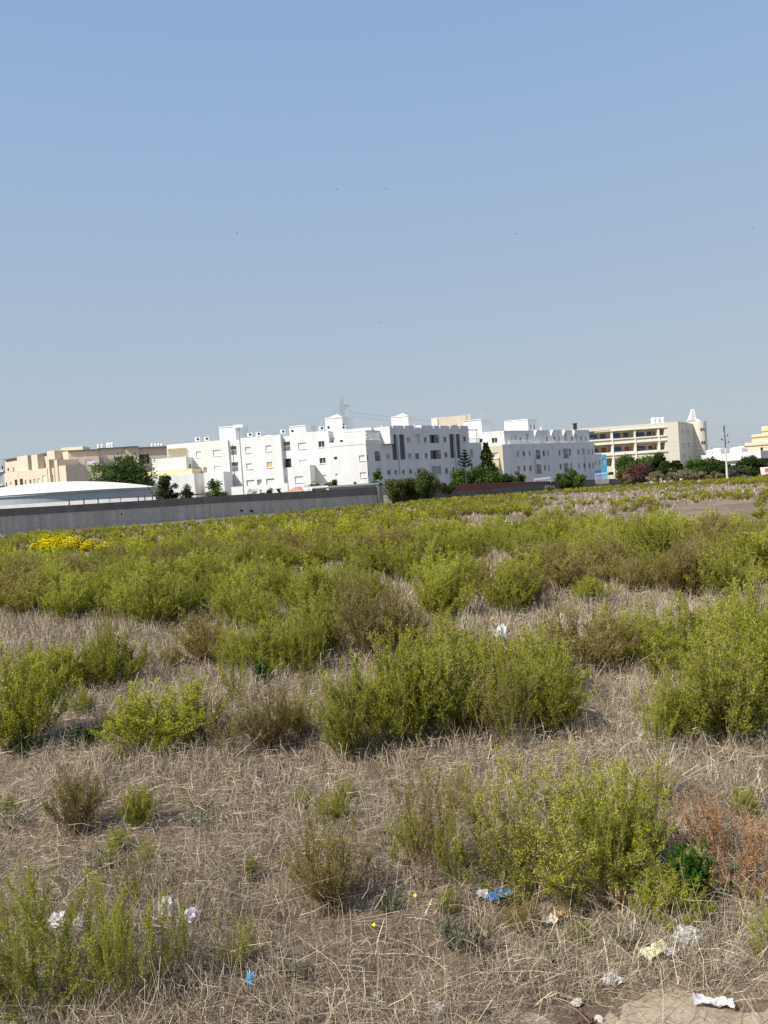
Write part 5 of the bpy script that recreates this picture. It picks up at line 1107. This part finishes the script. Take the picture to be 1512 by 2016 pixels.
tree(730, 752, 926, 119, 'upright dark green shrub at the black pillar', 'tree_b', 1700, .22, clumps=20)
tree(757, 800, 933, 112.2, 'left half of the large bougainvillea hanging over the brick wall, with red blooms', 'tree_b', 3600, .24, clumps=34, bloom=.11, seed=3, nm='bougainvillea', cat='shrub'); tree(790, 865, 929, 113.4, 'right half of the large bougainvillea over the brick wall, mostly green', 'tree_b', 5200, .24, clumps=44, bloom=.06, seed=4, nm='bougainvillea', cat='shrub')
tree(845, 900, 951, 122, 'low spreading hedge plant lying on top of the brick wall', 'tree_a', 1600, .22, clumps=26, zb=-.2)
tree(884, 925, 923, 132, 'dense dark green hedge tree behind the brick wall, under the araucaria', 'tree_b', 4200, .26, clumps=36); tree(915, 955, 919, 135, 'dense dark green hedge tree left of the pointed cypress', 'tree_b', 4200, .26, clumps=36)
tree(950, 990, 926, 138, 'rounded dark green hedge tree in front of the cypress', 'tree_b', 3800, .26, clumps=34); tree(982, 1016, 929, 141, 'dark olive bush between the hedge and the yellowish one', 'tree_a', 3000, .26, clumps=28); tree(1003, 1034, 929, 145, 'yellow tinged bush at the right end of the hedge', 'tree_b', 2600, .26, clumps=28, bloom=.12, bmat='lf_yellow')
tree(1092, 1128, 932, 149, 'dark rounded bush overhanging the wall by the tiered block, left part', 'tree_b', 3000, .28, clumps=30); tree(1112, 1150, 924.5, 149.5, 'dark bush overhanging the wall by the tiered block, taller right part', 'tree_b', 3400, .28, clumps=30, seed=9)
tree(1070, 1097, 956, 128, 'pale green reed tuft growing at the foot of the brown wall', 'lf_grey', 1500, .36, clumps=12, nm='reed_tuft', cat='reeds')
def conifer(x0, x1, yt, D, label, n=5200):
    xm = (x0 + x1) / 2; p = P(xm - 6, yt, D); z0 = -2.; h = p[2] - z0; rs = RS(8); r = (x1 - x0) / 2 / F * D
    zz = rs.rand(n) ** 1.25 * h; rr = np.clip(1.08 - zz / h, .05, 1) ** .75 * r * (1 + .22 * np.sin(zz * 2.2 + 1) + .2 * rs.normal(size=n)); a = rs.rand(n) * 6.283; c = np.stack([np.cos(a) * rr + zz * -.02, np.sin(a) * rr, zz], 1)
    ld = np.stack([np.cos(a) * .5, np.sin(a) * .5, .6 + 0 * a], 1) + rs.normal(size=(n, 3)) * .5; ld /= np.linalg.norm(ld, axis=1, keepdims=True); sd = np.cross(ld, rs.normal(size=(n, 3))); sd /= np.linalg.norm(sd, axis=1, keepdims=True)
    l, w = ld * .26, sd * .1; V = np.stack([c - l, c + w, c + l, c - w], 1).reshape(-1, 3); o = empty('cypress', (p[0], D, z0), label, 'cypress tree'); o['_o'] = [0., 0., 0.]
    obj('crown', mesh_np('cypress_crown', V, (np.arange(n) * 4)[:, None] + np.arange(4), M['tree_a'], np.clip(.3 + .2 * rs.normal(size=n), 0, 1)), o); q = MB(); q.tube([(0, 0, -.3), (0, 0, h * .8)], [.2, .05], 8); q.build('trunk', M['bark'], o)
conifer(944, 984, 872, 152, 'tall dark pointed cypress between the two white blocks')
def araucaria(xm, y0, y1, D, label):
    p = P(xm, y0, D); z0 = Tf(p[0], D); h = p[2] - z0; o = empty('araucaria', (p[0], D, z0), label, 'araucaria tree'); o['_o'] = [0., 0., 0.]; q = MB(); q.tube([(0, 0, -.3), (0, 0, h)], [.12, .03], 8); q.build('trunk', M['bark'], o); rs = RS(2); V = []; k0 = 0
    zb = P(xm, y1, D)[2] - z0
    for t, r in zip(np.linspace(0, 1, 6), (1.25, 1.15, .92, .64, .4, .18)):
        z = zb + (h - zb) * t
        for j in range(7):
            a = j / 7 * 6.283 + t * 3; nn = int(34 * r) + 12
            s = rs.rand(nn); c = np.stack([np.cos(a) * s * r, np.sin(a) * s * r, z + .35 * r * s ** 2 + 0 * s], 1) + rs.normal(size=(nn, 3)) * .05
            ld = rs.normal(size=(nn, 3)) * .5 + np.array([math.cos(a), math.sin(a), .5]); ld /= np.linalg.norm(ld, axis=1, keepdims=True); sd = np.cross(ld, rs.normal(size=(nn, 3))); sd /= np.linalg.norm(sd, axis=1, keepdims=True)
            V.append(np.stack([c - ld * .13, c + sd * .07, c + ld * .13, c - sd * .07], 1).reshape(-1, 3))
    V = np.concatenate(V); n = len(V) // 4; obj('crown', mesh_np('araucaria_crown', V, (np.arange(n) * 4)[:, None] + np.arange(4), M['pine'], rs.rand(n)), o)
araucaria(914, 887, 918, 126, 'small tiered araucaria in front of the shaded facade')
# right-hand row
tree(1211, 1262, 896, 150, 'large green tree in front of the gallery building, the leftmost', 'tree_b', 5200, .32, clumps=44); tree(1245, 1300, 892, 154, 'large green tree in front of the gallery building, second from left', 'tree_b', 5200, .32, clumps=44, seed=6); tree(1284, 1317, 890, 150, 'dark tall tree in front of the cream blank wall', 'tree_a', 4200, .30, clumps=36)
tree(1228, 1282, 913, 133, 'purple red bougainvillea bush in front of the green trees', 'tree_c', 5200, .24, clumps=46, nm='bougainvillea', cat='shrub'); tree(1216, 1240, 925, 135, 'small purple red bush left of the big bougainvillea', 'tree_c', 1700, .24, clumps=16, nm='bougainvillea', cat='shrub')
tree(1314, 1343, 905, 142, 'rounded dark tree at the foot of the school corner', 'tree_a', 3600, .28, clumps=34)
tree(1348, 1395, 905, 141, 'bushy dark tree below the round stair tower', 'tree_b', 4600, .30, clumps=40); tree(1376, 1412, 902, 145, 'dark tree right of the round stair tower', 'tree_a', 4200, .28, clumps=36); tree(1398, 1434, 907, 140, 'dark tree behind the utility pole', 'tree_a', 3600, .28, clumps=32)
tree(1448, 1500, 897, 139, 'big dark rounded tree right of the palm', 'tree_a', 6200, .28, clumps=50); tree(1484, 1540, 900, 147, 'dark tree behind the striped stall', 'tree_a', 4600, .28, clumps=40); tree(1424, 1456, 912, 146, 'dull green tree behind the palm', 'tree_a', 2600, .28, clumps=26)
for i, (x0, x1, yt, D) in enumerate([(1306, 1345, 924, 130), (1337, 1372, 922, 131), (1366, 1392, 928, 129), (1392, 1424, 928, 128), (1270, 1312, 930, 129), (1222, 1250, 934, 130)]):
    tree(x0, x1, yt, D, ['dry grey green brush', 'tall dry brush', 'pale bare brush', 'dry brush left of the utility pole', 'dry brush under the dark tall tree', 'dry brush at the foot of the purple bush'][i] + ' at the far edge of the field', 'tree_d', 1500, .2, clumps=22, nm='dry_brush', cat='brush')
def palm(xm, yt, D, label, R_=1.15):
    p = P(xm, yt, D); z0 = Tf(p[0], D); h = p[2] - z0; o = empty('palm_tree', (p[0], D, z0), label, 'palm tree'); o['_o'] = [0., 0., 0.]; q = MB(); q.tube([(0, 0, -.2), (0, 0, h * .55)], [.25, .2], 10); q.build('trunk', M['bark'], o); rs = RS(4); V = []
    for j in range(26):
        a = rs.rand() * 6.283; el = .2 + 1.1 * rs.rand(); L = R_ * (1.2 + .5 * rs.rand())
        for s in np.linspace(.15, 1, 22):
            c = np.array([math.cos(a) * math.cos(el) * L * s, math.sin(a) * math.cos(el) * L * s, h * .55 + math.sin(el) * L * s * 1.1 - 1.0 * s * s * L * .6])
            for sd_ in (-1, 1):
                t = np.array([-math.sin(a) * sd_, math.cos(a) * sd_, -.35]) * .26 * (1.1 - .6 * s) + np.array([math.cos(a), math.sin(a), 0]) * .12; w = np.array([math.cos(a), math.sin(a), 0]) * .035
                V.append([c - w, c + w, c + t + w * .3, c + t - w * .3])
    V = np.array(V).reshape(-1, 3); n = len(V) // 4; obj('fronds', mesh_np('palm_fronds', V, (np.arange(n) * 4)[:, None] + np.arange(4), M['lf_grey'], .1 + .6 * rs.rand(n)), o)
palm(1451, 915, 129, 'small palm with arching fronds right of the utility pole', 1.5); palm(1440, 922, 131, 'smaller palm directly beside the utility pole', 1.1)

# ------------------------------------------------------------------ litter, stones, birds
from mathutils import noise as mn
def lump(name, cx, cy, wpx, hpx, mat, label, cat, flat=.5, amp=.35, seed=0, sub=3, lift=0.0, holes=False, deep=None, freq=2.6):
    g = G(cx, cy + hpx * .45); D = g[1]; w = wpx / F * D; h = hpx / F * D; 
    import bmesh
    bm = bmesh.new(); bmesh.ops.create_icosphere(bm, subdivisions=sub, radius=1)
    sv = Vector((seed * 3.1, seed * 1.7, seed))
    dp = deep or w * .7
    for v in bm.verts:
        d = 1 + amp * mn.noise(v.co * freq + sv) + amp * .7 * (abs(mn.noise(v.co * freq * 2.7 + sv)) - .3) + amp * .3 * mn.noise(v.co * freq * 6 + sv)
        c = v.co * d; v.co = Vector((c.x * w / 2, c.y * dp / 2, max(c.z, -.45) * h * .62 + h * .25))
    for f in bm.faces: f.smooth = False
    me = bpy.data.meshes.new(name); bm.to_mesh(me); bm.free(); me.materials.append(M[mat]); o = obj(name, me, None, (g[0], g[1], g[2] + .01 + lift)); o.rotation_euler = (0, 0, seed * .2 % 1 - .5)
    return tag(o, label, cat)
def sheet(name, cx, cy, wpx, dpx, mat, label, cat, curl=.03, seed=0, lift=.02, taper=.0, tilt=0.0):
    g = G(cx, cy); D = g[1]; w = wpx / F * D; dep = dpx / F * D * 1.9; n, m = 18, 10; V = []; Fc = []
    for lay in (0, 1):
        for j in range(m):
            for i in range(n):
                u, v = i / (n - 1) - .5, j / (m - 1) - .5; s = Vector((u * 3.3 + seed, v * 3.3, seed)); k = 1 - taper * (u + .5)
                x = u * w * (1 + .10 * mn.noise(Vector((v * 4 + seed, 1, 0)))); y = v * dep * k * (1 + .2 * mn.noise(Vector((u * 4, seed, 3)))) + .12 * w * mn.noise(Vector((u * 2 + seed, 5, 0)))
                z = curl * (1.2 * mn.noise(s) + .6 * mn.noise(s * 2.7) + .35 * abs(mn.noise(s * 6))) + lift - lay * .002 + max(0, abs(u) - .38) * curl * 4 + tilt * v * dep
                V.append((x, y, z))
    for lay in (0, 1):
        for j in range(m - 1):
            for i in range(n - 1):
                a = lay * n * m + j * n + i; f = (a, a + 1, a + n + 1, a + n); Fc.append(f if lay == 0 else f[::-1])
    rim = [(i) for i in range(n)] + [j * n + n - 1 for j in range(1, m)] + [(m - 1) * n + i for i in range(n - 2, -1, -1)] + [j * n for j in range(m - 2, 0, -1)]
    for a, b in zip(rim, rim[1:] + rim[:1]): Fc.append((b, a, a + n * m, b + n * m))
    me = bpy.data.meshes.new(name); me.from_pydata(V, [], Fc); me.materials.append(M[mat]); o = obj(name, me, None, g); o.rotation_euler = (0, 0, (seed * .37) % .8 - .4); return tag(o, label, cat)
lump('plastic_bag', 990, 1250, 26, 46, 'plastic_white', 'upright white crumpled plastic bag standing in dry grass in the middle of the field', 'plastic bag', amp=.4, seed=1, deep=.12)
lump('plastic_bag', 330, 1785, 36, 40, 'plastic_grey', 'tall translucent grey plastic bag behind the bottom left shrub', 'plastic bag', seed=2); lump('plastic_bag', 378, 1803, 36, 26, 'plastic_grey', 'low translucent grey plastic bag right of the taller one', 'plastic bag', seed=3)
lump('plastic_scrap', 265, 1797, 18, 24, 'plastic_white', 'small pale plastic scrap left of the grey bags', 'litter', seed=4); lump('plastic_scrap', 118, 1812, 46, 24, 'plastic_white', 'white crumpled plastic half hidden by the bottom left shrub', 'litter', amp=.6, seed=5); lump('plastic_scrap', 157, 1816, 28, 18, 'plastic_white', 'smaller white crumpled piece right of the half hidden one', 'litter', amp=.6, seed=6)
lump('plastic_scrap', 50, 2008, 50, 26, 'plastic_white', 'white crumpled scrap at the bottom edge in the corner shrub', 'litter', amp=.5, seed=7)
lump('plastic_bag', 1352, 1845, 66, 32, 'plastic_white', 'large crumpled clear white plastic bag on the straw at lower right', 'plastic bag', amp=.6, seed=8, freq=3.4)
sheet('paper_sheet', 1405, 1986, 76, 13, 'plastic_white', 'flat folded white paper lying on the sandy path', 'paper', .012, 9, .025); sheet('yellowed_paper', 1290, 1891, 62, 17, 'paper_yellow', 'crumpled yellow and white paper in the straw at lower right', 'paper', .014, 4, .035); sheet('paper_scrap', 1318, 1893, 26, 12, 'plastic_white', 'white torn corner beside the yellowed paper', 'paper', .012, 6, .035)
lump('paper_scrap', 1205, 1930, 34, 17, 'plastic_white', 'small white crumpled paper left of the sandy path', 'paper', amp=.7, seed=12); lump('paper_scrap', 862, 1991, 34, 13, 'plastic_white', 'small white crumpled paper near the bottom edge in the middle', 'paper', amp=.7, seed=13)
lump('pale_stone', 1137, 1977, 24, 13, 'stone', 'pale knobbly stone behind the dark red dead stalks', 'stone', seed=14); lump('pale_stone', 1180, 2010, 18, 12, 'stone', 'small pale stone at the bottom edge', 'stone', seed=15)
for i, (x, y) in enumerate([(738, 1962), (745, 1968), (748, 1960)]): lump('pebble', x, y, 9, 8, 'stone', 'tiny pale pebble in the little cluster at the bottom centre', 'pebble', seed=20 + i, sub=2)['group'] = 'pebble cluster'
sheet('plastic_dish', 982, 1781, 56, 16, 'plastic_blue', 'blue plastic piece under the sparse brown stemmed shrub', 'litter', .007, 2, .045); sheet('plastic_film', 950, 1779, 24, 15, 'plastic_grey', 'clear plastic film next to the blue plastic piece', 'litter', .008, 5, .04)
sheet('blue_wrapper', 494, 1944, 14, 13, 'plastic_cyan', 'small light blue wrapper in the straw near the bottom', 'litter', .012, 3, .035, tilt=.5)
sheet('cardboard_piece', 1084, 1826, 32, 13, 'card_pale', 'pale torn cardboard piece in the straw', 'cardboard', .012, 7, .035); sheet('cardboard_piece', 1108, 1817, 32, 12, 'card_tan', 'orange brown torn cardboard piece behind the pale one', 'cardboard', .012, 11, .04)
g = G(515, 1545); o = empty('rusty_can', g, 'rusty dark tin can with torn pale label in the straw', 'tin can'); o['_o'] = [float(v) for v in g]; o.rotation_euler = (.12, .1, .4)
q = MB(); s_ = g[1] / F; rr = 12 * s_; q.lathe(g, [(rr, 0), (rr, 22 * s_), (rr * 1.06, 22 * s_), (rr * 1.06, 24 * s_), (rr * .95, 24 * s_), (rr * .92, 20 * s_)], 24); q.build('tin_body', M['rust'], o)
q = MB(); q.lathe((g[0], g[1], g[2] + 17 * s_), [(rr * 1.02, 0), (rr * 1.02, 2.4 * s_)], 24); q.lathe((g[0], g[1], g[2] + 3 * s_), [(rr * 1.015, 0), (rr * 1.015, 10 * s_)], 24); q.build('paper_label', M['pale_label'], o)
for i, (x, y, w, h) in enumerate([(615, 1013, 20, 7), (592, 1017, 12, 4), (562, 1020, 5, 3)]): lump('dark_rubble', x, y, w, h, 'rubble_dark', ['largest', 'middle', 'smallest'][i] + ' heap of black rubble at the foot of the concrete wall', 'rubble', seed=30 + i, amp=.5)
r_ = random.Random(4)
for i in range(34):
    x = r_.choice([r_.uniform(1235, 1420), r_.uniform(880, 1200), r_.uniform(1100, 1500)]); y = 950 - (x - 1240) * .03 + r_.uniform(-3, 5) if x > 1235 and i % 3 == 0 else r_.uniform(1015, 1055)
    lump('pale_stone', x, y, r_.uniform(5, 16), r_.uniform(3, 6), 'stone', 'pale stone or rubble lump on the bare far strips of the field', 'stone', seed=40 + i, sub=2)['group'] = 'pale stones on the far bare strips'
# flower heads, seed stalks, reed stubs
def flower(cx, cy, label):
    g = G(cx, cy + 30); D = g[1]; p = P(cx, cy, D); o = empty('yellow_flower', g, label, 'flower'); o['_o'] = [float(v) for v in g]; q = MB(); q.tube([g, p], .0015, 5); q.build('stem', M['stem_g'], o); q = MB(); q.lathe((p[0], p[1], p[2]), [(.002, 0), (.008, .003), (.007, .006), (.002, .012)], 10); q.build('flower_head', M['flower_solid'], o)
M['flower_solid'] = plain('yellow_petal', (.85, .72, .03), .7, .1, 60)
flower(737, 1823, 'single yellow flower right of the dense brown bush'); flower(818, 1765, 'tiny yellow flower at the foot of the thin shrub')
def stalks(cx, base, top, n, spread, mat, w, label, nm, seeds=False):
    g = G(cx, base); D = g[1]; H_ = (base - top) / F * D; o = empty(nm, g, label, 'dead stalks'); o['_o'] = [float(v) for v in g]; q = MB(); r = random.Random(cx)
    for k in range(n):
        a = np.array([g[0] + r.uniform(-1, 1) * spread, D + r.uniform(-.03, .03), g[2]]); b = a + np.array([r.uniform(-.25, .25) * H_, r.uniform(-.1, .1) * H_, H_ * r.uniform(.6, 1)]); q.tube([a, lerp(a, b, .5) + np.array([r.uniform(-.006, .006), 0, 0]), b], [w, w * .9, w * .7], 6)
        if seeds:
            for t in np.linspace(.35, 1, 9):
                c = lerp(a, b, t) + np.array([r.uniform(-.012, .012), r.uniform(-.01, .01), 0]); q.lathe(c, [(.001, -.004), (.0035, 0), (.001, .004)], 5)
    q.build('stalks', mat, o)
stalks(1228, 1800, 1732, 7, .03, M['card_tan'], .0035, 'upright cluster of cut tan reed stubs at lower right', 'reed_stubs'); stalks(1148, 2030, 1975, 5, .035, M['rust'], .002, 'dark red dead stalks with seed pods at the bottom edge', 'dead_stalks', True)
stalks(1262, 1850, 1790, 3, .05, M['card_pale'], .0022, 'pair of pale thin stalks in front of the dark weed', 'reed_stubs'); stalks(40, 1480, 1430, 2, .03, M['card_tan'], .004, 'pale leaning reed at the left edge shrub', 'reed_stubs')
# birds
def bird(px, py, D, span, a, label):
    p = P(px, py, D); q = MB(); s = span / 2; ca, sa = math.cos(a), math.sin(a)
    def t(x, y, z): return (p[0] + x * ca - y * sa, p[1] + x * sa + y * ca, p[2] + z)
    prof = [(-.22, .01), (-.15, .035), (0, .05), (.12, .035), (.2, .008)]; vs = []; fs = []
    for y, r in prof:
        for k in range(6): vs.append(t(r * s * math.cos(k * 1.047), y * s * 2, r * s * math.sin(k * 1.047)))
    for i in range(4):
        for k in range(6): fs.append((i * 6 + k, i * 6 + (k + 1) % 6, i * 6 + 6 + (k + 1) % 6, i * 6 + 6 + k))
    q.add(vs, fs)
    for sg in (-1, 1): q.add([t(0, .1 * s, .01), t(sg * s * .5, .16 * s, s * .22), t(sg * s, -.05 * s, s * .1), t(sg * s * .5, -.1 * s, s * .2), t(0, -.14 * s, .01), t(sg * s * .5, .16 * s, s * .205), t(sg * s * .5, -.1 * s, s * .185)], [(0, 1, 3, 4), (1, 2, 3), (4, 6, 5, 0), (5, 6, 2)])
    q.add([t(0, -.3 * s, 0), t(-.08 * s, -.5 * s, 0), t(.08 * s, -.5 * s, 0), t(0, -.4 * s, -.02)], [(0, 1, 2), (0, 2, 3), (0, 3, 1)])
    tag(q.build('bird', M['bird']), label, 'bird', 'distant birds in the sky')
for i, (px, py, lab) in enumerate([(760, 372, 'dark bird high in the sky near the middle'), (663, 373, 'faint bird left of the middle one at the same height'), (750, 636, 'dark bird lowest above the roofs in the middle'), (1016, 461, 'bird in the sky right of the middle'), (1483, 450, 'bird in the sky near the right edge'), (467, 459, 'bird in the sky left of the middle'), (957, 808, 'tiny bird just above the roof towers')]):
    bird(px, py, 95, .55, i * .9, lab)

# ------------------------------------------------------------------ sun, sky, camera
SUN = np.array([-.79, -.61, 0]); SUN /= np.linalg.norm(SUN); EL = math.radians(46); SD_ = Vector((SUN[0] * math.cos(EL), SUN[1] * math.cos(EL), math.sin(EL)))
sl_ = bpy.data.lights.new('sun', 'SUN'); sl_.energy = 5.0; sl_.angle = math.radians(.5); sl_.color = (1, .95, .87); so = bpy.data.objects.new('sun', sl_); COL.objects.link(so); so.rotation_euler = SD_.to_track_quat('Z', 'Y').to_euler()
wd = bpy.data.worlds.new('World'); SC.world = wd; wd.use_nodes = True; nt = wd.node_tree; bg = nt.nodes['Background']; sk = nt.nodes.new('ShaderNodeTexSky'); sk.sky_type = 'NISHITA'; sk.sun_disc = False
sk.sun_elevation = EL; sk.sun_rotation = math.atan2(SUN[0], SUN[1]); sk.air_density = 1.0; sk.dust_density = 2.2; sk.ozone_density = 1.0; sk.altitude = 0
EXPO = .36
tc = nt.nodes.new('ShaderNodeTexCoord'); sx = nt.nodes.new('ShaderNodeSeparateXYZ'); nt.links.new(tc.outputs['Generated'], sx.inputs[0])
S_ = .12 * 2 ** EXPO
def sc_(c): return tuple(v for v in c)
grd = ramp(nt, [(0, (.50, .545, .585)), (.06, (.475, .54, .60)), (.20, (.41, .515, .64)), (.40, (.325, .465, .68)), (.62, (.25, .39, .66)), (1.0, (.20, .33, .62))], sx.outputs[2])
vm = nt.nodes.new('ShaderNodeVectorMath'); vm.operation = 'SCALE'; vm.inputs[3].default_value = 1 / S_; nt.links.new(grd.outputs[0], vm.inputs[0])
nt.links.new(mix(nt, (0, 0, 0), (0, 0, 0), .93), bg.inputs[0]); mxn = bg.inputs[0].links[0].from_node; nt.links.new(sk.outputs[0], mxn.inputs[6]); nt.links.new(vm.outputs[0], mxn.inputs[7]); bg.inputs[1].default_value = .12
cd = bpy.data.cameras.new('camera'); cam = bpy.data.objects.new('camera', cd); COL.objects.link(cam); SC.camera = cam; cd.sensor_fit = 'VERTICAL'; cd.sensor_height = 36; cd.sensor_width = 27; cd.lens = 27.0; cd.clip_end = 6000; cd.clip_start = .05
Rm = Matrix(((RV[0], UV[0], -FW[0]), (RV[1], UV[1], -FW[1]), (RV[2], UV[2], -FW[2]))).to_4x4(); cam.matrix_world = Matrix.Translation((0, 0, CAMH)) @ Rm
SC.view_settings.view_transform = 'Standard'; SC.view_settings.look = 'None'; SC.view_settings.exposure = EXPO; SC.view_settings.gamma = 1
for o in bpy.data.objects:
    if '_o' in o: del o['_o']
